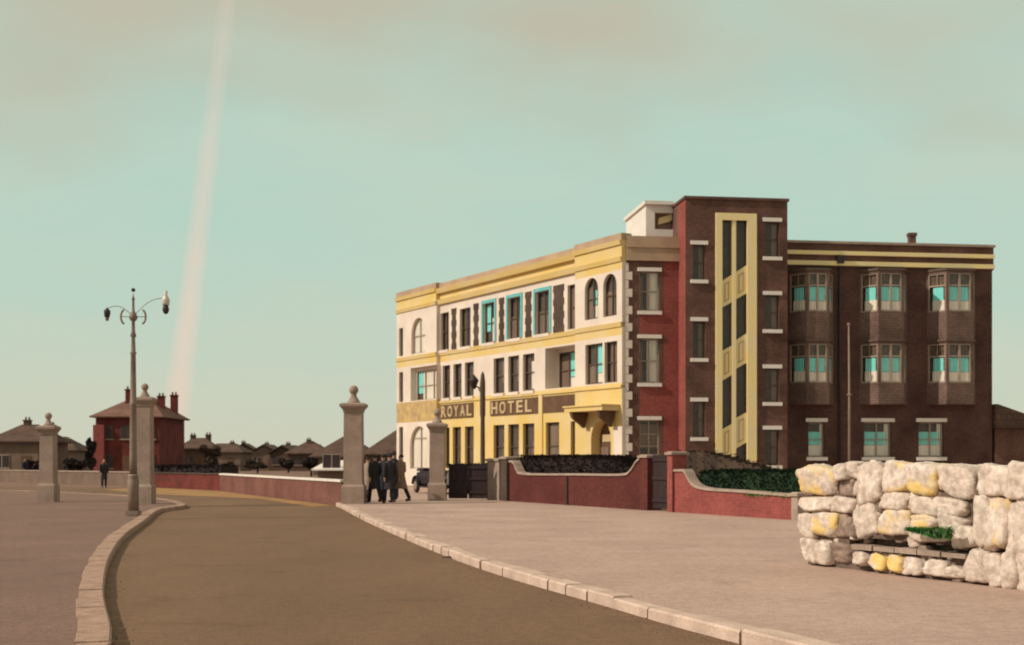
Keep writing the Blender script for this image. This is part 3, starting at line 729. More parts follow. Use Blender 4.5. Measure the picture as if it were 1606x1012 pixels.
# --- two-storey canted bay windows on the wing
def bay(u0, u1, k):
    pr_ = .85; a0, a1 = FR.a(u0, .3), FR.a(u1, .5); c = .55
    pts = [(a0, 0), (a0+c, pr_), (a1-c, pr_), (a1, 0)]
    um = (u0+u1)/2
    z = lambda v: FR.z(um, v, pr_)
    zb, zt = z(634), z(424)
    lev = [(z(488), z(428)), (z(600), z(539))]
    ms = MB(); fr_objs = []
    frs = [FR.sub(*pts[i], *pts[i+1]) for i in range(3)]
    for i, f in enumerate(frs):
        ms.T = f
        ins = .10 if i == 1 else .07
        ops = [(ins, f.L-ins, l0, l1) for l0, l1 in lev]
        wall_panel(ms, 0, f.L, zb, zt, ops, 0, rev=.08)
    ms.T = lambda a, b, z_: FR(a, b, z_)
    ms.quad([(a, b, zb) for a, b in pts]); ms.quad([(a, b, zt) for a, b in reversed(pts)])
    bo = hb(ms, 'bay_window', 'baybrown'); bo['label'] = k
    for zz_ in (zt, lev[1][1]+.10):
        cp = MB(lambda a, b, z_: FR(a, b, z_))
        cp.plate([(a0-.05, .01), (a0+c-.05, pr_+.06), (a1-c+.05, pr_+.06), (a1+.05, .01)], zz_, zz_+.1)
        hb(cp, 'bay_cornice', 'darkframe', bo)
    for i, f in enumerate(frs):
        ins = .10 if i == 1 else .07
        for l0, l1 in lev:
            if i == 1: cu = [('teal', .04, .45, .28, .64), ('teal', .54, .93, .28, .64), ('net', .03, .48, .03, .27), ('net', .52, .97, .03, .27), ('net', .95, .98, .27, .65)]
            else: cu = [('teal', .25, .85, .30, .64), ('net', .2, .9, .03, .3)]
            mb = MB(f); a_, b_ = ins, f.L-ins; fw = .05
            mb.box(a_, b_, -.09, -.03, l0, l0+.07); mb.box(a_, b_, -.09, -.03, l1-.05, l1); mb.box(a_, a_+fw, -.09, -.03, l0+.07, l1-.05); mb.box(b_-fw, b_, -.09, -.03, l0+.07, l1-.05)
            if i == 1: mb.box((a_+b_)/2-.05, (a_+b_)/2+.05, -.09, -.028, l0+.07, l1-.05)
            zt_ = l0+(l1-l0)*.68; mb.box(a_+fw, b_-fw, -.085, -.032, zt_-.03, zt_+.03)
            ml = MB(f); n_ = 1
            for q in range(1, n_+1): x = a_+(b_-a_)*q/(n_+1); mb.box(x-.012, x+.012, -.08, -.045, zt_+.03, l1-.05)
            sa = hb(mb, 'sash', 'frame', bo)
            mb = MB(f); mb.box(a_+fw, b_-fw, -.065, -.06, l0+.05, l1-.05); hb(mb, 'pane', 'glass', bo)
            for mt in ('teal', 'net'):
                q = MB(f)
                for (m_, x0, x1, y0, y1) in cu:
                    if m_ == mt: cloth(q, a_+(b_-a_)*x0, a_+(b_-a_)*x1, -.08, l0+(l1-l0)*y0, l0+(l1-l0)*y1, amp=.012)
                hb(q, 'blind' if mt == 'teal' else 'curtain', mt, bo)  # turquoise sheets hold the panes' sky reflection as colour
            q = MB(f); q.box(a_, b_, -.13, -.12, zt_, l1); hb(q, 'pelmet', 'core', bo)
bay(1240, 1314, 'bay window nearest the stair tower'); bay(1352, 1430, 'middle bay window of the brick wing'); bay(1458, 1538, 'bay window at the far end of the brick wing')

# annexe at the far right end
ax = FR(FR.L+.15, 0, 0)
t = thing('brick_annexe', 'low brown brick annexe with sloping tiled roof beyond the right end of the hotel', 'outbuilding', (ax.x, ax.y, 0), math.atan2(FR.e.y, FR.e.x))
mb = MB(); mb.box(0, 6, 0, 7, 0, 3.0); mb.build('wall', 'brick', t)
mb = MB(); mb.prism([(-.1, 3.003), (6.2, 3.003), (6.2, 3.1), (2.6, 3.25), (0, 4.1), (-.1, 4.1)], -.25, 7.1); mb.build('roof', 'tile', t)
mb = MB(); mb.box(3.4, 4.6, -.05, -.01, 1.2, 2.3); f = mb.build('window_frame', 'frame', t)
mb = MB(); mb.box(3.47, 3.96, -.06, -.051, 1.27, 2.23); mb.box(4.04, 4.53, -.06, -.051, 1.27, 2.23); mb.build('pane', 'darkiron', f)

# ------------------------------------------------------------ boundary wall of the hotel (red brick, swept coping)
W0, W1 = G(797, 785.5), G(1243, 815)
FW = Frame(W0, W1)
def swept(name, label, us, mat, th=.24, grp=None):
    t = thing(name, label, 'wall', tuple(FW(FW.a(us[0][0]), 0, 0)), 0)
    org = tuple(t.location)
    prof = [(FW.a(u, 0), FW.z(u, v)) for u, v in us]
    pr2 = catmull(prof, 3)
    # straight runs keep their shape
    body = MB(FW); poly = [(pr2[-1][0], -.02), (pr2[0][0], -.02)] + [(a, z-.07) for a, z in pr2]
    n = len(pr2)
    for k in range(n-1):
        (a0, z0), (a1, z1) = pr2[k], pr2[k+1]
        body.quad([(a0, 0, -.02), (a1, 0, -.02), (a1, 0, z1-.07), (a0, 0, z0-.07)]); body.quad([(a1, -th, -.02), (a0, -th, -.02), (a0, -th, z0-.07), (a1, -th, z1-.07)])
    for (a, z) in (pr2[0], pr2[-1]): body.quad([(a, 0, -.02), (a, -th, -.02), (a, -th, z-.07), (a, 0, z-.07)])
    body.build('brick_body', mat, t, org)
    cp = MB(FW)
    for k in range(n-1):
        (a0, z0), (a1, z1) = pr2[k], pr2[k+1]
        i = cp.V([(a0, .05, z0-.07), (a1, .05, z1-.07), (a1, -th-.05, z1-.07), (a0, -th-.05, z0-.07), (a0, .04, z0), (a1, .04, z1), (a1, -th-.04, z1), (a0, -th-.04, z0)])
        for q in ((0, 3, 2, 1), (4, 5, 6, 7), (0, 1, 5, 4), (2, 3, 7, 6)): cp.F([i+x for x in q])
        if k == 0: cp.F([i+x for x in (3, 0, 4, 7)])
        if k == n-2: cp.F([i+x for x in (1, 2, 6, 5)])
    cp.build('coping', 'coping', t, org)
    return t, org
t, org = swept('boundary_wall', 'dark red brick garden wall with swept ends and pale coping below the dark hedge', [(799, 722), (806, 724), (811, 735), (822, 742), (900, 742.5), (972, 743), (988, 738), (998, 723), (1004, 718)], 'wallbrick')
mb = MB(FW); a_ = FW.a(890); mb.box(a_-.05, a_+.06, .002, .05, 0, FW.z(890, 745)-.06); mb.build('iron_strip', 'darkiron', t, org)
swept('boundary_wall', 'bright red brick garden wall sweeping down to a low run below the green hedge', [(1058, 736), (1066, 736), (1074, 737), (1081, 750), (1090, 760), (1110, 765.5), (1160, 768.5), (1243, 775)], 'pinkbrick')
def pier(u0, u1, vt, label, mat, d=.5, name='gate_pier', cap=True, F=FW):
    a0, a1 = F.a(u0), F.a(u1); um = (u0+u1)/2; zt = F.z(um, vt); P_ = F((a0+a1)/2, -d/2+.06, 0)
    t = thing(name, label, 'gate pier', tuple(P_), math.atan2(F.e.y, F.e.x), 'low piers along the hotel boundary'); w_ = (a1-a0)/2
    mb = MB(); mb.box(-w_, w_, -d/2, d/2, -.02, zt-.1); mb.build('shaft', mat, t)
    if cap:
        mb = MB(); mb.box(-w_-.06, w_+.06, -d/2-.06, d/2+.06, zt-.1, zt-.03); mb.box(-w_-.02, w_+.02, -d/2-.02, d/2+.02, zt-.03, zt, taper=.04); mb.build('cap', 'coping', t)
    return t
pier(1006, 1018, 713, 'red brick gate pier left of the narrow dark garden gate', 'wallbrick')
pier(1049, 1057, 708, 'red brick gate pier right of the narrow dark garden gate', 'pinkbrick')
pier(787, 797, 716, 'dark brick pier where the dark red wall begins beside the timber gates', 'darkpanel')
pier(766, 785, 719, 'pale stone pier right of the dark timber double gates', 'stone')
pier(1244, 1254, 772, 'short grey stone pier between the bright red wall and the rough rock wall', 'coping')
# narrow gate
def gate(u0, u1, vt, label, F=FW, leaves=1):
    a0, a1 = F.a(u0), F.a(u1); P_ = F((a0+a1)/2, -.12, 0); w_ = (a1-a0)/2; zt = F.z((u0+u1)/2, vt)
    t = thing('garden_gate' if leaves == 1 else 'double_gate', label, 'gate', tuple(P_), math.atan2(F.e.y, F.e.x))
    for l in range(leaves):
        x0 = -w_+2*w_*l/leaves+.02; x1 = -w_+2*w_*(l+1)/leaves-.02
        mb = MB(); n = max(4, int((x1-x0)/.12))
        for k in range(n):
            q0 = x0+(x1-x0)*k/n; q1 = x0+(x1-x0)*(k+1)/n-.008; mb.box(q0, q1, -.02, .02, .06, zt-random.uniform(0, .03))
        lf = mb.build('gate_leaf', 'timber', t)
        for zr in (.25, zt*.55, zt-.2):
            mb = MB(); mb.box(x0+.01, x1-.01, -.06, -.021, zr, zr+.1); mb.build('rail', 'timber', lf)
    return t
gate(1019, 1048, 713, 'narrow dark boarded garden gate between the red brick piers')
FG = Frame(G(703, 784.5), G(765, 784.8))
gate(702, 765, 727, 'wide dark timber double gates between stone pillar and pale pier', FG, 2)

# ------------------------------------------------------------ hedges
def hedge(name, label, F, u0, u1, vt, depth, b0, mat, z0=.0, dens=900, round_end=0, leaf=.055):
    a0, a1 = F.a(u0, b0), F.a(u1, b0); mb = MB(F)
    rnd = random.Random(hash(label) % 1000 if False else len(label))
    def top(a):
        u = u0+(u1-u0)*(a-a0)/(a1-a0); v = vt(u) if callable(vt) else vt
        return F.z(u, v, b0)
    L_ = a1-a0; nseg = max(2, int(L_/.3))
    for k in range(nseg if name != 'ivy' else 0):   # woody dark core
        x0, x1 = a0+L_*k/nseg, a0+L_*(k+1)/nseg; zt = min(top(x0+.001), top(x1-.001))-.05
        mb.box(x0, x1, b0-depth+.08, b0-.08, z0, max(zt, z0+.1))
    N_ = int(L_*dens)
    for _ in range(N_):
        a = rnd.uniform(a0, a1); zt = top(a)+noise.noise(Vector((a*1.3, 0, 3)))*.07
        face = rnd.random()
        if face < .5: b = b0-rnd.random()**2*.1+noise.noise(Vector((a*2, 7, 1)))*.03; z = rnd.uniform(z0+.02, zt)
        elif face < .93: b = rnd.uniform(b0-depth, b0); z = zt-rnd.random()**2*.12+rnd.gauss(0, .012)
        else: b = b0-depth; z = rnd.uniform(z0, zt)
        s_ = leaf*rnd.uniform(.6, 1.3); d1 = Vector((rnd.gauss(0, 1), rnd.gauss(0, 1), rnd.gauss(0, 1))).normalized(); d2 = d1.orthogonal().normalized()
        p = Vector((a, b, z)); mb.quad([tuple(p-d1*s_), tuple(p+d2*s_*.5), tuple(p+d1*s_), tuple(p-d2*s_*.5)])
    o = mb.build(name, mat, None, F(a0, b0, 0)); o.location = F(a0, b0, 0); return tag(o, label, 'ivy' if name == 'ivy' else 'hedge')
hedge('hedge', 'dark clipped hedge behind the dark red garden wall in front of the hotel door', FW, 812, 1000, lambda u: 715+max(0, (u-962))*.62, 1.1, -.30, 'leafdark')
hedge('hedge', 'clipped dark green hedge behind the bright red garden wall beside the rock wall', FW, 1086, 1254, lambda u: 738+max(0, 1100-u)*.6, 1.0, -.30, 'leafgreen')
hedge('ivy', 'bright green ivy trailing over the coping at the right end of the red wall', FW, 1165, 1250, 774, .12, .04, 'grass', z0=FW.z(1210, 780), dens=260, leaf=.03)
FH = Frame(G(1040, 784), G(1240, 790))
hedge('hedge', 'brown hedge under the stair tower seen above the green hedge', FH, 1050, 1200, lambda u: 707+max(0, (u-1110))*.28, .9, 0, 'leafbrown', dens=200)
FH2 = Frame(G(700, 773), G(800, 776))
hedge('hedge', 'low dark shrubbery showing over the timber double gates', FH2, 706, 800, lambda u: 728-6*math.exp(-((u-772)/22)**2), .8, 0, 'leafdark', dens=200)

# ------------------------------------------------------------ back walls
def lowwall(label, P_, Q_, h, mat, th=.25, cop='coping', name='boundary_wall', cw_=.05):
    F = Frame(P_, Q_); t = thing(name, label, 'wall', (P_[0], P_[1], 0)); o_ = (P_[0], P_[1], 0)
    mb = MB(F); mb.box(0, F.L, -th, 0, -.14, h-.08); mb.build('brick_body', mat, t, o_)
    mb = MB(F); n = max(1, int(F.L/.9))
    for k in range(n): mb.box(F.L*k/n+.004, F.L*(k+1)/n-.004, -th-cw_, cw_, h-.08, h+random.uniform(0, .006))
    mb.build('coping', cop, t, o_); return F
F2 = lowwall('weathered pink brick wall with broad white coping behind the road, left of the tall pillar', (W2b.x, W2b.y), (W2a.x, W2a.y), .80, 'backbrick', cop='white')
F3 = lowwall('dark red brick wall in front of the red house', (W2c.x, W2c.y), (W2b.x, W2b.y), .80, 'housebrick', cop='darkpanel')
hedge('hedge', 'dark shrubbery behind the dark red wall below the red house', F3, 232, 344, lambda u: 731+2*math.sin(u*.2), 1.2, -.5, 'leafdark', dens=160, leaf=.09)
Wl0, Wl1 = G(-30, 752), G(206, 759)
lowwall('long low brown plastered wall behind the left pavement', (Wl0.x, Wl0.y), (Wl1.x, Wl1.y), .78, 'plaster', cop='coping')

# ------------------------------------------------------------ gate pillars
def pillar(u, v, vtop, wpx, label):
    P_ = G(u, v); s_ = FPX/P_.y; H = (v-vtop)/s_; w_ = wpx/s_/2*.96
    t = thing('stone_pillar', label, 'pillar', tuple(P_+Vector((0, w_, 0))), 0, 'stone entrance pillars with ball finials')
    rb = w_*.46; zc = H-2*rb-w_*.95   # top of cap
    mb = MB(); mb.box(-w_*1.2, w_*1.2, -w_*1.2, w_*1.2, -.02, .58); mb.box(-w_*1.2, w_*1.2, -w_*1.2, w_*1.2, .58, .66, taper=w_*.15); mb.build('plinth', 'stone', t)
    mb = MB(); mb.box(-w_, w_, -w_, w_, .66, zc-.32, taper=.02)
    mb.build('shaft', 'stone', t)
    mb = MB(); mb.box(-w_*1.03, w_*1.03, -w_*1.03, w_*1.03, zc-.32, zc-.26); 
    i = mb.V([(x*w_, y*w_, zc-.26) for x, y in ((-1, -1), (1, -1), (1, 1), (-1, 1))]+[(x*w_*1.34, y*w_*1.34, zc-.12) for x, y in ((-1, -1), (1, -1), (1, 1), (-1, 1))])
    for k in range(4): mb.F((i+k, i+(k+1) % 4, i+4+(k+1) % 4, i+4+k))
    mb.box(-w_*1.36, w_*1.36, -w_*1.36, w_*1.36, zc-.12, zc-.04); mb.box(-w_*1.3, w_*1.3, -w_*1.3, w_*1.3, zc-.04, zc, taper=.06); mb.build('cap', 'stone', t)
    mb = MB(); mb.lathe([(w_*.72, 0), (w_*.70, .03), (w_*.60, w_*.25), (w_*.42, w_*.55), (w_*.28, w_*.8), (w_*.34, w_*.88), (w_*.26, w_*.96)], (0, 0, zc), 20)
    mb.ball((0, 0, zc+w_*.93+rb), rb*1.08, n=14); mb.build('ball_finial', 'stone', t)
    return t
pillar(553, 790, 604, 31, 'tall stone entrance pillar with ball, between the road and the group of people')
pillar(224, 790, 601, 24, 'tall stone entrance pillar with ball, directly behind the lamp post')
pillar(72, 787, 647, 23, 'shorter stone pillar with ball, farthest left near the low wall')
pillar(685, 785, 641, 25, 'shorter stone pillar with ball beside the dark timber gates')

# ------------------------------------------------------------ lamp post on the left kerb
P_ = G(209, 808); s_ = FPX/P_.y
t = thing('street_lamp', 'tall ornate twin-arm street lamp on the left kerb in front of the tall pillar', 'street lamp', tuple(P_))
mb = MB()
mb.box(-.17, .17, -.17, .17, 0, .12)
mb.lathe([(.155, .12), (.155, .95), (.13, 1.02), (.155, 1.06), (.12, 1.12)], n=8); mb.build('base', 'iron', t)
zt_ = lambda v: CH+(HY-v)/s_
mb = MB(); mb.lathe([(.105, 1.12), (.10, 1.6), (.085, 3.0), (.11, 3.04), (.085, 3.08), (.068, 4.4), (.095, 4.43), (.065, 4.47), (.05, zt_(530)), (.085, zt_(527)), (.05, zt_(520)), (.045, zt_(505)), (.10, zt_(501)), (.12, zt_(498)), (.08, zt_(492)), (.04, zt_(488)), (.03, zt_(472)), (.05, zt_(470)), (.02, zt_(465)), (.008, zt_(460))], n=14); mb.build('column', 'iron', t)
mb = MB(); mb.ball((0, 0, zt_(455)), .055); mb.build('finial', 'darkiron', t)
for sg_, ue, ve in ((-1, 168, 484), (1, 260, 468)):
    xe = (ue-209)/s_; ze = zt_(ve); mb = MB()
    z1 = zt_(497); pts = []
    for k in range(13):
        q = k/12; x = xe*q; z_ = z1+(ze-z1)*q+.16*math.sin(math.pi*q)*1.0; pts.append((x, 0, z_))
    mb.tube(pts, .009, 6)
    xb = sg_*.33*(1); arc = [(sg_*(.22+.12*math.cos(R(a_))), 0, zt_(497)+.20*math.sin(R(a_))) for a_ in range(-80, 81, 16)]
    mb.tube(arc, [.01]+[.028]*(len(arc)-2)+[.01], 8)
    mb.tube([(0, 0, zt_(497)), (sg_*.34, 0, zt_(497))], .012, 6)
    mb.build('arm', 'iron', t)
    mb = MB(); mb.tube([(xe, 0, ze+.02), (xe, 0, ze-.05)], .02, 8)
    big = 1.0 if sg_ < 0 else 1.25
    if sg_ < 0: mb.lathe([(.03, 0), (.085, -.06), (.09, -.09), (.075, -.22), (.04, -.26)], (xe, 0, ze), 14)
    else: mb.lathe([(.05, .22), (.04, .12), (.10, 0), (.115, -.04), (.10, -.12), (.095, -.17)], (xe, 0, ze-.02), 14)
    la = mb.build('lantern', 'darkiron' if sg_ < 0 else 'opal', t)
    mb = MB(); mb.ball((xe, 0, ze-(.27 if sg_ < 0 else .3)), .05 if sg_ < 0 else .09, (1, 1, 1.5)); mb.build('lamp_glass', 'dimnet' if sg_ < 0 else 'darkiron', la)

# post with small lantern in front of the hotel
Yq = 50.5; s_ = FPX/Yq; P_ = Vector(((757-CX)/s_, Yq, 0)); zt_ = lambda v: CH+(HY-v)/s_
t = thing('lamp_post', 'dark post with a small side lantern standing before the ROYAL HOTEL sign', 'lamp post', tuple(P_))
mb = MB(); mb.lathe([(.14, 0), (.13, .6), (.10, .7), (.085, 3.2), (.11, 3.3), (.105, zt_(600)), (.07, zt_(588)), (.02, zt_(583))], n=12); mb.build('post', 'postbrown', t)
mb = MB(); mb.tube([(0, 0, zt_(612)), (-.2, 0, zt_(607)), (-.34, 0, zt_(607))], .03, 8); mb.tube([(0, 0, zt_(622)), (-.16, 0, zt_(610))], .02, 8)
mb.build('bracket', 'darkiron', t)
mb = MB(); xl = (743-757)/s_
mb.lathe([(.07, -.16), (.19, .16), (.20, .19), (.06, .36), (.015, .42)], (xl, 0, zt_(604)), 4); mb.build('lantern', 'darkiron', t)

# pole right
Yq = 45.0; s_ = FPX/Yq
t = thing('flagpole', 'slender pale pole rising behind the rock wall against the brick wing', 'pole', ((1332-CX)/s_, Yq, 0))
mb = MB(); H_ = CH+(HY-509)/s_; mb.tube([(0, 0, 0), (0, 0, H_*.62), (-.02, 0, H_)], [.05, .04, .025], 10); mb.build('pole', 'iron', t)
mb = MB(); mb.ball((-.02, 0, H_), .06, (1, 1, .8)); mb.build('truck', 'iron', t)
mb = MB(); mb.lathe([(.075, H_*.60), (.08, H_*.605), (.075, H_*.61)], n=10); mb.lathe([(.16, 0), (.14, .12), (.08, .16)], n=12); mb.build('collar', 'iron', t)

# ------------------------------------------------------------ rough rock wall in the right foreground
RW0, RW1 = G(1259, 883), G(1584, 921)
FS = Frame(RW0, RW1)
t = thing('rock_wall', 'rough wall of pale yellow-stained boulders in the right foreground', 'rock wall', tuple(RW0)); org = tuple(RW0)
def cxy(x, y): return 1200+x/3.05, 680+y/3.05
core = MB(FS)
core.box(.06, 5.5, -.52, -.05, -.02, .30); core.box(.06, 5.5, -.52, -.03, .44, 1.30); core.box(.06, 1.0, -.52, -.03, .25, .5); core.box(.08, 5.5, -.52, -.2, .28, .46)
core.build('core', 'core', t, org)
rocks = MB()
def rock(F, a, b, z, ra, rb, rz, m, seed):
    rnd = random.Random(seed); n1, n2 = (22, 32) if ra > .12 else (10, 14); off = Vector((seed*3.1, seed*1.7, 0)); tilt = rnd.uniform(-.09, .09)
    pls = []
    for ax in ((1, 0, 0), (-1, 0, 0), (0, 1, 0), (0, -1, 0), (0, 0, 1), (0, 0, -1)):
        pls.append(((Vector(ax)+Vector((rnd.gauss(0, .10), rnd.gauss(0, .10), rnd.gauss(0, .10)))).normalized(), rnd.uniform(.90, 1.0)))
    pls[2] = (pls[2][0], rnd.uniform(.62, .8)); pls[3] = (pls[3][0], .74)
    for _ in range(7): pls.append((Vector((rnd.gauss(0, 1), rnd.gauss(0, .5), rnd.gauss(0, 1))).normalized(), rnd.uniform(.98, 1.25)))
    rings = []
    for i in range(n1+1):
        th = -math.pi/2+math.pi*i/n1; ring_ = []
        for j in range(n2):
            ph = 2*math.pi*j/n2
            d = Vector((math.cos(th)*math.cos(ph), math.cos(th)*math.sin(ph), math.sin(th)))
            q = sum((max(d.dot(n_), 0)/h_)**14 for n_, h_ in pls)**(-1/14)
            k = q*(1+.07*noise.noise(d*2+off)+.06*noise.noise(d*4.5+off)+.05*noise.noise(d*9+off)+.035*noise.noise(d*18+off))
            xx = d.x*k*ra; zz = d.z*k*rz; yy = d.y*k*rb
            ring_.append(tuple(F(a+xx*math.cos(tilt)-zz*math.sin(tilt), b+yy, z+xx*math.sin(tilt)+zz*math.cos(tilt))))
        rings.append(ring_)
    base_i = len(rocks.v)
    for r_ in rings: rocks.v += r_
    for i in range(n1):
        for j in range(n2):
            rocks.F((base_i+i*n2+j, base_i+i*n2+(j+1) % n2, base_i+(i+1)*n2+(j+1) % n2, base_i+(i+1)*n2+j), m, True)
RL = [(165,150,335,300,1),(325,140,395,225,0),(385,132,452,218,0),(360,215,430,300,2),(415,222,460,300,0),(455,132,560,345,0),(550,130,700,290,1),(660,135,835,300,1),(825,150,1000,312,0),
 (165,300,325,378,0),(315,300,430,382,0),(160,378,240,505,0),(225,368,350,495,1),(330,378,415,505,2),(420,320,535,500,0),(550,275,690,368,0),(680,296,825,390,0),(810,306,965,400,0),
 (540,360,695,492,1),(690,380,825,460,1),(815,385,965,470,0),(690,455,905,520,0),(890,440,1005,550,0),(1000,150,1180,305,0),(985,290,1085,560,0),(1055,295,1175,560,1),
 (175,500,250,620,0),(245,510,312,630,0),(305,520,420,622,2),(415,560,500,635,0),(497,572,577,650,1),(570,575,665,660,1),(662,588,762,670,0),(758,600,872,686,0),(868,635,955,695,0),
 (950,560,1075,720,0),(1060,570,1140,733,0),(1128,560,1210,745,0),(1160,140,1330,320,0),(1160,310,1330,560,0),(1200,560,1330,760,0),(440,290,560,350,2),(400,430,450,505,2)]
for i, (x0, y0, x1, y1, m_) in enumerate(RL):
    u0, v0 = cxy(x0, y0); u1, v1 = cxy(x1, y1); bb = .03 if y0 < 500 else .06
    if m_ == 2: bb = -.01
    um = (u0+u1)/2; a0, a1 = FS.a(u0, bb), FS.a(u1, bb); z0, z1 = FS.z(um, v1, bb), FS.z(um, v0, bb)
    slot = 0
    if 290 < y0 < 500 and x0 > 500: z0 += .0
    rb_ = .21 if y0 < 500 else .19
    z0 = max(z0, -.03)
    rock(FS, (a0+a1)/2, bb-rb_*.6, (z0+z1)/2, (a1-a0)/2*1.0, rb_*1.15, (z1-z0)/2*1.0, min(m_, 1) if m_ != 2 else 2, i+1)
# hidden back, top and the run beyond the frame
k_ = 60
for a_ in [x*.42+.2 for x in range(13)]:
    for z_ in (.25, .72, 1.12):
        k_ += 1; rock(FS, a_, -.50, z_, .27, .16, .26, 0, k_)
    k_ += 1; rock(FS, a_, -.27, 1.22, .26, .25, .17, 0, k_)
for a_ in [4.25+x*.45 for x in range(3)]:
    for z_ in (.2, .65, 1.12): k_ += 1; rock(FS, a_, -.08, z_, .27, .2, .27, 0, k_)
for z_ in (.2, .62, 1.05): k_ += 1; rock(FS, .10, -.32, z_, .16, .2, .24, 0, k_)
rr = random.Random(11)
for _ in range(150):
    k_ += 1; q = rr.uniform(.04, .09); rock(FS, rr.uniform(.1, 4.0), rr.uniform(-.13, -.03), rr.uniform(.02, 1.3), q*rr.uniform(.8, 1.5), .09, q, 0 if rr.random() < .7 else 2, k_)
rocks.build('boulder_facing', ['rock', 'rockyel', 'darkrock'], t, org)
mb = MB(FS)
(sa, sva), (sb, svb) = cxy(412, 522), cxy(955, 598)
a0, a1 = FS.a(sa, .12), FS.a(sb, .12); z0, z1 = FS.z(sa, sva+5, .12), FS.z(sb, svb-5, .12)
n = 5
for k in range(n):
    x0 = a0+(a1-a0)*k/n+.01; x1 = a0+(a1-a0)*(k+1)/n-.01; zz0 = z0+(z1-z0)*k/n
    mb.box(x0, x1, -.1, .12+random.uniform(-.015, .015), zz0-.045, zz0+.02+random.uniform(-.008, .008))
mb.build('ledge_slab', 'coping', t, org)
# green tuft in the wall
mb = MB(FS); rnd = random.Random(3)
for _ in range(3200):
    x = rnd.random(); u_ = 1424+72*x; vv0 = 828+2*rnd.random(); lowv = 832+14*min(1, x*1.6); v_ = rnd.uniform(vv0, lowv)
    a_ = FS.a(u_, .28); z_ = FS.z(u_, v_, .28); s_ = .05*rnd.uniform(.5, 1.2)
    d1 = Vector((rnd.gauss(0, .5), rnd.gauss(0, .4), 1)).normalized(); d2 = d1.orthogonal().normalized(); p = Vector((a_, .26+rnd.random()*.08, z_))
    mb.quad([tuple(p-d1*s_*.3), tuple(p+d2*s_*.22), tuple(p+d1*s_), tuple(p-d2*s_*.22)])
o = mb.build('grass_tuft', 'grass', None, org); o.location = org; tag(o, 'bright green grass tuft growing on the rock wall above its ledge', 'plant')
# pale stones heap beyond the wall at the far right
hp = G(1575, 768)
t2 = MB(lambda a, b, z: (hp.x+a, hp.y+b, z))
rocks_keep = rocks; rocks = MB()
Fh = Frame((hp.x-2, hp.y), (hp.x+4, hp.y+.2))
for k in range(16):
    q = k/16; rock(Fh, .6+random.uniform(0, 4.0)*1.0, -random.uniform(0, .9), random.uniform(.2, .5)+1.1*max(0, (k % 8)/8-.1), .55, .4, .4, 0, 200+k)
o = rocks.build('rock_heap', ['rock'], None, (hp.x, hp.y, 0)); o.location = (hp.x, hp.y, 0); tag(o, 'heap of pale stones by the annexe behind the right end of the rock wall', 'rock heap')

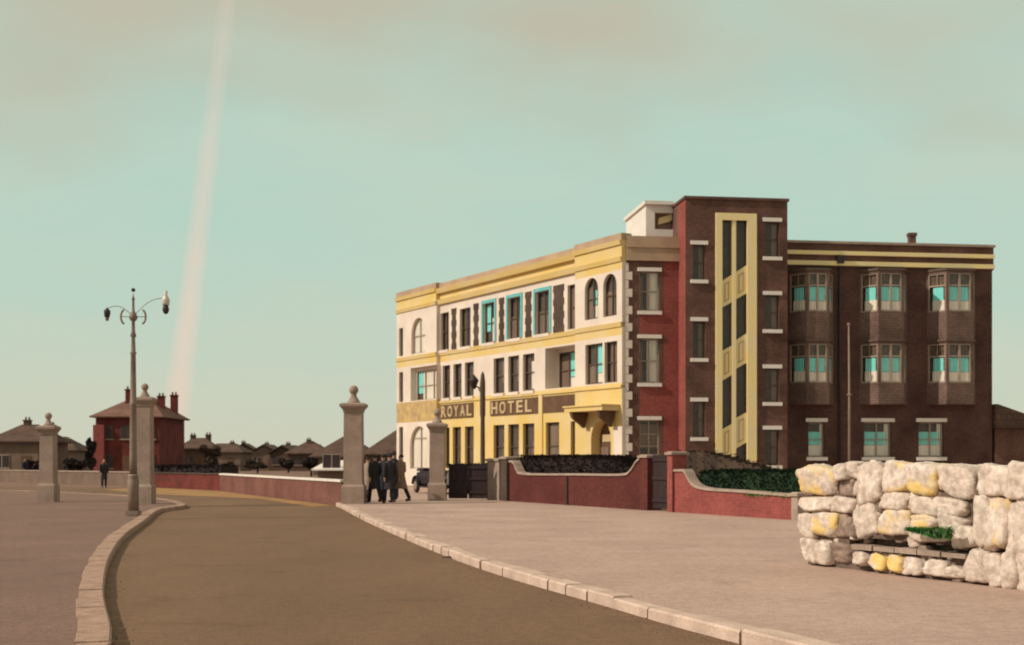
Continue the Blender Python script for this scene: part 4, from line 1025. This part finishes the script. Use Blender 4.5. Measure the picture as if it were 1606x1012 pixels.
# ------------------------------------------------------------ people
def person(u, v, rz, label, coat='black', legs='black', hat=None, stride=.0, hem=.50, H=1.72, P=None, skirt=False, arm=.15, z0=0):
    P_ = P or G(u, v); t = thing('person', label, 'person', (P_[0], P_[1], z0), rz, 'people walking by the pillars')
    k = H/1.72
    vt, ed, rd_ = [], [], []
    def jn(p, r, par=None):
        vt.append(Vector(p)*k); rd_.append(r*k); i = len(vt)-1
        if par is not None: ed.append((par, i))
        return i
    pel = jn((0, 0, .93), .10); sp_ = jn((0, 0, 1.14), .088, pel); ch = jn((0, 0, 1.36), .098, sp_); nk = jn((0, 0, 1.49), .052, ch)
    hd0 = jn((0, -.01, 1.56), .070, nk); hd1 = jn((0, -.015, 1.63), .082, hd0); hd2 = jn((0, -.005, 1.685), .066, hd1)
    armp, legp = [], []
    for sd_ in (-1, 1):
        sw = arm*sd_; sh = jn((sd_*.17, 0, 1.42), .058, ch); eb = jn((sd_*.235, sw*.25+.02, 1.15), .036, sh); wr = jn((sd_*.235, sw*.9-.05, .92), .028, eb)
        pm = jn((sd_*.233, sw*1.0-.075, .855), .030, wr); armp.append([vt[sh], vt[eb], vt[wr]])
        for f_ in range(4):
            y_ = sw-.075+(-.030+.020*f_); l_ = (.060, .070, .066, .052)[f_]
            b0_ = jn((sd_*.232, y_, .825), .0085, pm); b1_ = jn((sd_*.226, y_-.004, .825-l_*.5), .008, b0_); jn((sd_*.214, y_-.008, .825-l_), .0065, b1_)
        th0 = jn((sd_*.225, sw-.075-.035, .855), .010, pm); jn((sd_*.215, sw-.075-.052, .825), .008, th0)
    for sd_ in (-1, 1):
        st = stride*sd_; hp_ = jn((sd_*.09, 0, .87), .092, pel); kn = jn((sd_*.095, -st*.55-.01-abs(st)*.1, .49), .058, hp_)
        anz = .09+(.06*abs(st)/.3 if st < 0 else 0); an = jn((sd_*.095, -st, anz), .040, kn); jn((sd_*.10, -st-.15, .035+(0 if st > 0 else .0)), .036, an)
        legp.append([vt[hp_], vt[kn], vt[an]])
    me = bpy.data.meshes.new('b'); me.from_pydata([tuple(x) for x in vt], ed, [])
    bo = bpy.data.objects.new('b', me); COL.objects.link(bo)
    sk = bo.modifiers.new('s', 'SKIN'); sk.use_smooth_shade = True
    for i, sv_ in enumerate(me.skin_vertices[0].data): sv_.radius = (rd_[i], rd_[i]); sv_.use_root = (i == 0)
    ss = bo.modifiers.new('ss', 'SUBSURF'); ss.levels = ss.render_levels = 1
    dg = bpy.context.evaluated_depsgraph_get(); bm_ = bpy.data.meshes.new_from_object(bo.evaluated_get(dg)); bpy.data.objects.remove(bo)
    mb = MB()
    for vv_ in bm_.vertices: mb.v.append(tuple(vv_.co))
    for p in bm_.polygons: mb.F(list(p.vertices), 0, True)
    bpy.data.meshes.remove(bm_)
    f = lambda x, y, z: (x*k, y*k, z*k)
    mb.lathe([(.002, -.115*k), (.045*k, -.10*k), (.07*k, -.05*k), (.078*k, .0), (.076*k, .05*k), (.055*k, .09*k), (.002, .112*k)], f(0, -.015, 1.61), 14, 0, .92, 1.14)
    mb.ball(f(0, -.108, 1.60), .017*k, (.8, 1.1, 1.5), 6)                      # nose
    for sx in (-1, 1): mb.ball(f(sx*.074, 0, 1.605), .026*k, (.35, .8, 1.2), 6); mb.ball(f(sx*.03, -.092, 1.622), .011*k, (1, .5, .7), 6, 1)
    mb.box(-.022*k, .022*k, -.105*k, -.095*k, 1.562*k, 1.568*k, 1)
    mb.build('body', ['skin', 'hair'], t)
    # clothes
    c = MB(); n = 18; hemz = hem
    prof = [(hemz, .205, .17), (.75, .185, .145), (.95, .17, .13), (1.12, .15, .12), (1.30, .175, .135), (1.41, .175, .12), (1.47, .11, .085), (1.51, .066, .068)]
    prof = [q for i, q in enumerate(prof) if i == 0 or q[0] > hemz+.05]
    rings = []
    for z_, rx, ry in prof:
        lean = 1+.0*z_; fl_ = max(0, (.95-z_))*abs(stride)*.9
        rings.append(c.V([(rx*k*math.cos(2*math.pi*q/n), (ry+fl_*.7)*k*math.sin(2*math.pi*q/n), (z_+(.012*math.sin(q*2.2) if z_ == hemz else 0))*k) for q in range(n)]))
    for i in range(len(rings)-1):
        for q in range(n): c.F((rings[i]+q, rings[i]+(q+1) % n, rings[i+1]+(q+1) % n, rings[i+1]+q), 0, True)
    for A_ in armp: c.tube([A_[0]+Vector((0, 0, .02)), (A_[0]+A_[1])/2, A_[1], (A_[1]+A_[2])/2, A_[2]], [.074*k, .072*k, .070*k, .062*k, .052*k], 10)
    c.build('coat', coat, t)
    c = MB()
    for q_ in legp:
        c.tube([q_[0], q_[1], q_[2]], [.10*k, .074*k, (.066 if not skirt else .045)*k], 10)
    c.build('stockings' if skirt else 'trousers', legs, t)
    c = MB()
    for q_ in legp:
        x_, y_, z_ = q_[2]; c.ball((x_, y_-.06*k, max(.045, z_-.045)*k), .05*k, (1, 2.7, .9), 8)
    c.build('shoes', 'black', t)
    c = MB(); c.lathe([(.080*k, 0), (.083*k, .03*k), (.072*k, .07*k), (.04*k, .098*k), (.002, .106*k)], f(0, .012, 1.625), 14, 0, .96, 1.15); c.build('hair', 'hair', t)
    if hat:
        c = MB(); c.lathe([(.135*k, 0), (.137*k, .012*k), (.092*k, .018*k), (.088*k, .08*k), (.07*k, .105*k), (.03*k, .10*k), (.002, .098*k)], f(0, -.005, 1.665), 16, 0, .95, 1.1); c.build('hat', hat, t)
    return t
person(577, 787, R(150), 'person in pale fawn clothes, closest to the tall pillar and half behind the group', 'fawn', 'tan', None, .12, H=1.62, hem=.45)
person(588, 789, R(215), 'bare-headed person in black coat striding at the left front of the group', 'black', 'black', None, .26, H=1.68)
person(601, 786, R(170), 'person in long dark navy coat in the middle of the group', 'navy', 'black', None, .15, H=1.70, hem=.42)
person(611, 789.5, R(-150), 'person in black coat with feet apart, just left of the tan coat', 'black', 'navy', 'black', .22, H=1.70)
person(618, 784, R(185), 'tall person in black hat standing behind the group', 'black', 'black', 'black', .1, H=1.80)
person(629, 788.5, R(-120), 'person in tan overcoat striding at the right end of the group', 'tan', 'black', None, .30, H=1.70)
person(163, 765, R(30), 'lone person in dark coat on the far pavement below the red house', 'black', 'black', None, .05, H=1.55)
person(39, 753.5, R(60), 'distant person in dark coat near the low wall, left of the leftmost pillar', 'navy', 'black', None, .12, H=1.62)

# ------------------------------------------------------------ vintage car
cp_ = G(664, 774)
t = thing('vintage_car', 'black open vintage car parked between the group of people and the shorter pillar', 'car', (cp_.x+.35, cp_.y+1.4, 0), R(-158))
mb = MB()
mb.prism([(-.62, .42), (.62, .42), (.66, .75), (.60, 1.0), (-.60, 1.0), (-.66, .75)], -.2, 1.7)        # cockpit tub: x across, y along (front = +y)
mb.prism([(-.36, .45), (.36, .45), (.38, .85), (.28, 1.0), (0, 1.05), (-.28, 1.0), (-.38, .85)], 1.7, 2.75)
mb.prism([(-.55, .42), (.55, .42), (.5, .95), (-.5, .95)], -.9, -.2); mb.box(-.5, .5, -.7, 2.6, .24, .419); mb.box(-.72, -.5, .1, 2.0, .27, .33); mb.box(.5, .72, .1, 2.0, .27, .33); mb.prism([(-.58, 1.001), (.58, 1.001), (.5, 1.14), (-.5, 1.14)], -.75, .2)
mb.build('body', 'carpaint', t)
mb = MB(); mb.prism([(-.30, .48), (.30, .48), (.32, .85), (.2, 1.02), (0, 1.07), (-.2, 1.02), (-.32, .85)], 2.75, 2.82); mb.build('radiator', 'chrome', t)
for sx in (-1, 1):
    for yw in (-.35, 2.45):
        mb = MB(); x0 = sx*.68
        mb.tube([(x0-.07, yw, .33), (x0-.05, yw, .33), (x0+.05, yw, .33), (x0+.07, yw, .33)], [.27, .33, .33, .27], 24); wh = mb.build('wheel', 'rubber', t)
        mb = MB(); mb.tube([(x0-.08, yw, .33), (x0+.08, yw, .33)], .20, 20); mb.build('rim', 'iron', wh)
        mb = MB(); pts = [(x0, yw+.44*math.cos(R(a_)), .36+.42*math.sin(R(a_))) for a_ in range(10, 176, 15)]
        mb.tube(pts, .12, 8, ell=.25); mb.build('mudguard', 'carpaint', t)
    mb = MB(); mb.lathe([(.02, -.12), (.09, -.05), (.11, .03), (.10, .05)], (0, 0, 0), 14)
    mb.v = [(x+sx*.42, 2.72+z, y+.72) for x, y, z in mb.v]; hl = mb.build('headlight', 'chrome', t)
    mb = MB(); mb.lathe([(.095, 0), (.07, .02), (.002, .03)], (0, 0, 0), 14); mb.v = [(x+sx*.42, 2.775+z, y+.72) for x, y, z in mb.v]; mb.build('lens', 'white', hl)
mb = MB(); mb.box(-.58, -.55, 1.55, 1.58, 1.0, 1.32); mb.box(.55, .58, 1.55, 1.58, 1.0, 1.32); mb.box(-.55, .55, 1.55, 1.58, 1.29, 1.32); ws = mb.build('windscreen_frame', 'darkiron', t)
mb = MB(); mb.box(-.55, .55, 1.56, 1.566, 1.01, 1.29); mb.build('windscreen', 'glass', ws)
mb = MB(); mb.box(-.62, .62, 2.95, 3.0, .42, .48); mb.build('bumper', 'chrome', t)

# ------------------------------------------------------------ houses in the distance
def house(label, uc, Y, wpx, v_eave, v_ridge, depth=8, rot=0, wall='housebrown', roof='tile', ridge=.35, chim=(), gable=False, vb=None, cat='house', wins_=2, storeys=1, name='house', grp='houses in the distance', side_win=True):
    s_ = FPX/Y; w_ = wpx/s_; ze = CH+(HY-v_eave)/s_; zr = CH+(HY-v_ridge)/s_
    t = thing(name, label, cat, ((uc-CX)/s_, Y, -.13), rot, grp)
    ze += .13; zr += .13
    mb = MB(); mb.box(-w_/2, w_/2, 0, depth, 0, ze); mb.build('wall', wall, t)
    ov = .45; x0, x1, y0, y1 = -w_/2-ov, w_/2+ov, -ov, depth+ov
    mb = MB(); rl = w_*ridge/2
    if gable == 'front':
        mb.prism([(x0, ze), (0, zr), (x1, ze), (x1, ze+.12), (0, zr+.14), (x0, ze+.12)], y0, y1)
        mb2 = MB(); mb2.prism([(-w_/2, ze-.003), (w_/2, ze-.003), (0, zr-.05)], .0, depth); mb2.build('gable', wall if wall != 'plaster' else 'plaster', t)
    else:
        rl = w_/2+ov if gable else rl; ym = depth/2
        i = mb.V([(x0, y0, ze), (x1, y0, ze), (x1, y1, ze), (x0, y1, ze), (-rl, ym, zr), (rl, ym, zr), (x0, y0, ze-.12), (x1, y0, ze-.12), (x1, y1, ze-.12), (x0, y1, ze-.12)])
        for q in ((0, 1, 5, 4), (1, 2, 5), (2, 3, 4, 5), (3, 0, 4), (6, 7, 1, 0), (7, 8, 2, 1), (8, 9, 3, 2), (9, 6, 0, 3), (9, 8, 7, 6)): mb.F([i+k for k in q])
    r_ = mb.build('roof', roof, t)
    for (uc_, vt_, yk) in chim:
        xc = (uc_-uc)/s_; yk = depth*yk; zc = CH+(HY-vt_)/s_+.13
        mb = MB(); mb.box(xc-.32, xc+.32, yk-.25, yk+.25, min(ze, zc-1.5), zc-.4); mb.box(xc-.38, xc+.38, yk-.31, yk+.31, zc-.4, zc-.28); c_ = mb.build('chimney', wall if wall != 'plaster' else 'housebrown', r_)
        mb = MB()
        for q in (-.16, .16): mb.lathe([(.10, 0), (.08, .25), (.10, .28)], (xc+q, yk, zc-.28), 8)
        mb.build('chimney_pot', 'redtile', r_)
    for st in range(storeys):
        zb = .9+st*2.7
        for k in range(wins_):
            xw = -w_/2+w_*(k+.5)/wins_; ww = min(.75, w_/wins_*.32)
            if st == 0 and k == wins_//2 and wins_ > 1:
                mb = MB(); mb.box(xw-.45, xw+.45, -.05, -.003, 0, 2.05); dr = mb.build('door', 'signbrown', t); 
                mb = MB(); mb.box(xw+.28, xw+.34, -.08, -.051, 1.0, 1.06); mb.build('handle', 'chrome', dr); continue
            mb = MB(); mb.box(xw-ww, xw+ww, -.06, -.003, zb, zb+1.25); f_ = mb.build('window', 'frame' if wall == 'plaster' else 'darkframe', t)
            mb = MB(); 
            for q in (-1, 1): mb.box(xw+q*ww/2-ww/2+.06, xw+q*ww/2+ww/2-.05, -.075, -.061, zb+.07, zb+1.18)
            mb.build('pane', 'darkiron', f_)
            mb = MB(); mb.box(xw-ww-.08, xw+ww+.08, -.14, -.004, zb-.1, zb-.004); mb.build('sill', 'coping', f_)
    return t
# the red house behind the lamp
Y0 = 118; 
hs = house('square red brick house with hipped roof and three chimneys behind the lamp post', 200, Y0, 100, 653, 620, depth=9, rot=R(0), wall='housebrick', roof='redtile', ridge=.28, chim=((187, 603, .35), (234, 613, .45), (243, 609, .75)), storeys=2, wins_=3, grp=None)
s0 = FPX/Y0
mb = MB(); xq = (158-219)/s0
xq = (157-200)/s0; mb.box(xq-.5, xq+.5, -.5, -.004, 0, 4.9); mb.build('projecting_bay', 'pinkbrick', hs)
H_ = [
 ('large brown tiled house at the left edge, behind the low wall', 22, 120, 76, 692, 664, 8, 0, 'plaster', 'tile', .35, ((18, 652, .5), (57, 660, .5)), False),
 ('brown house with long sloping roof right of the leftmost pillar', 86, 150, 60, 706, 684, 8, .1, 'plaster', 'tile', .2, ((66, 682, .5),), False),
 ('small distant dark cottage between the leftmost pillar and the red house', 121, 210, 34, 718, 704, 8, 0, 'housebrown', 'tile', .4, ((110, 694, .5), (133, 700, .5)), False),
 ('small cottage against the left side of the red house', 146, 170, 26, 706, 690, 7, 0, 'housebrown', 'tile', .2, ((143, 682, .5),), False),
 ('brown house with two chimneys just right of the red house', 308, 150, 50, 703, 686, 8, .15, 'housebrown', 'tile', .4, ((298, 678, .5), (322, 677, .5)), False),
 ('pale-walled bungalow with low roof above the start of the white coping', 346, 190, 62, 709, 695, 8, 0, 'plaster', 'tile', .5, ((355, 690, .5),), False),
 ('gabled house with central chimney, second from the white-walled bungalow', 382, 210, 46, 712, 696, 8, .1, 'housebrown', 'tile', .3, ((378, 690, .5),), 'front'),
 ('gabled house with stout chimney in the middle of the distant row', 414, 205, 44, 712, 698, 8, 0, 'plaster', 'tile', .3, ((411, 692, .5),), 'front'),
 ('dark narrow house with broad chimney right of the middle of the row', 443, 200, 40, 713, 699, 8, -.1, 'housebrown', 'tile', .3, ((441, 692, .5),), 'front'),
 ('tall gabled house with chimneys on its peak left of the pale lean-to roof', 480, 190, 58, 711, 691, 8, 0, 'housebrown', 'tile', .15, ((479, 686, .4), (492, 696, .7)), False),
 ('house with pale wall whose roof climbs behind the tall pillar', 537, 140, 92, 716, 684, 8, 0, 'plaster', 'tile', .15, (), False),
 ('brown roofed house filling the gap between tall pillar and hotel', 622, 135, 100, 712, 672, 8, -.05, 'housebrown', 'tile', .15, ((618, 676, .4),), False),
]
for (lab, uc, Y, wp, ve, vr, dp, ro_, wa, rf_, ri, chs, ga) in H_:
    house(lab, uc, Y, wp, ve, vr, dp, ro_, wa, rf_, ri, chs, ga)
house('lean-to outhouse with pale roof at the foot of the tall pillar', 520, 105, 44, 736, 722, 5, 0, 'plaster', 'white', .6, (), False, name='outhouse', cat='outhouse', wins_=1, grp=None)

# ------------------------------------------------------------ shrubs and small trees among the far houses
def shrub(label, u, Y, wpx, vtop, mat='leafbrown', name='shrub', seed=1):
    s_ = FPX/Y; w_ = wpx/s_/2; h = CH+(HY-vtop)/s_+.13; t = thing(name, label, 'tree' if name == 'tree' else 'shrub', ((u-CX)/s_, Y, -.13), 0, 'greenery among the distant houses')
    mb = MB(); mb.tube([(0, 0, 0), (.05, 0, h*.35), (-.03, 0, h*.7)], [.12, .09, .04], 8)
    for k in range(5):
        a_ = k*1.3+seed; mb.tube([(0, 0, h*.3), (w_*.5*math.cos(a_), w_*.5*math.sin(a_), h*.7)], [.05, .02], 6)
    mb.build('trunk', 'timber', t)
    rnd = random.Random(seed); mb = MB(); cl = [(rnd.uniform(-.6, .6)*w_, rnd.uniform(-.5, .5)*w_, h*rnd.uniform(.35, .8), rnd.uniform(.3, .5)*w_) for _ in range(9)]
    for _ in range(1500):
        c_ = rnd.choice(cl); d = Vector((rnd.gauss(0, 1), rnd.gauss(0, 1), rnd.gauss(0, 1))).normalized()*c_[3]*rnd.uniform(.6, 1.08); p = Vector(c_[:3])+Vector((d.x, d.y, d.z*h*.28/w_ if w_ else d.z))
        p.z = min(max(p.z, .1), h*1.02); q = Vector((rnd.gauss(0, 1), rnd.gauss(0, 1), rnd.gauss(0, 1))).normalized(); q2 = q.orthogonal(); sz = .16*rnd.uniform(.6, 1.2)
        mb.quad([tuple(p-q*sz), tuple(p+q2*sz*.6), tuple(p+q*sz), tuple(p-q2*sz*.6)])
    mb.build('crown', mat, t)
for i, (lab, u, Y, wp, vt_, m_, nm) in enumerate([
 ('dark bush at the foot of the distant cottage left of the red house', 118, 110, 44, 716, 'leafdark', 'shrub'),
 ('low dark shrub left of the leftmost pillar', 52, 105, 26, 718, 'leafdark', 'shrub'),
 ('dark tree hugging the left wall of the red house', 143, 112, 16, 682, 'leafdark', 'tree'),
 ('dark bush left of the lean-to outhouse', 488, 130, 26, 712, 'leafdark', 'shrub'),
 ('round brown bush behind the start of the white coping', 356, 150, 22, 722, 'leafdark', 'shrub'),
 ('brown bush in front of the gabled houses in the middle', 404, 160, 40, 718, 'leafbrown', 'shrub'),
 ('brown bush between the middle houses and the tall gabled house', 452, 165, 30, 716, 'leafdark', 'shrub'),
 ('tall brown tree beside the two-chimney house right of the red house', 330, 140, 34, 692, 'leafbrown', 'tree'),
]): shrub(lab, u, Y, wp, vt_, m_, nm, i+3)

for o in bpy.data.objects:
    if 'hroot' in o: del o['hroot']
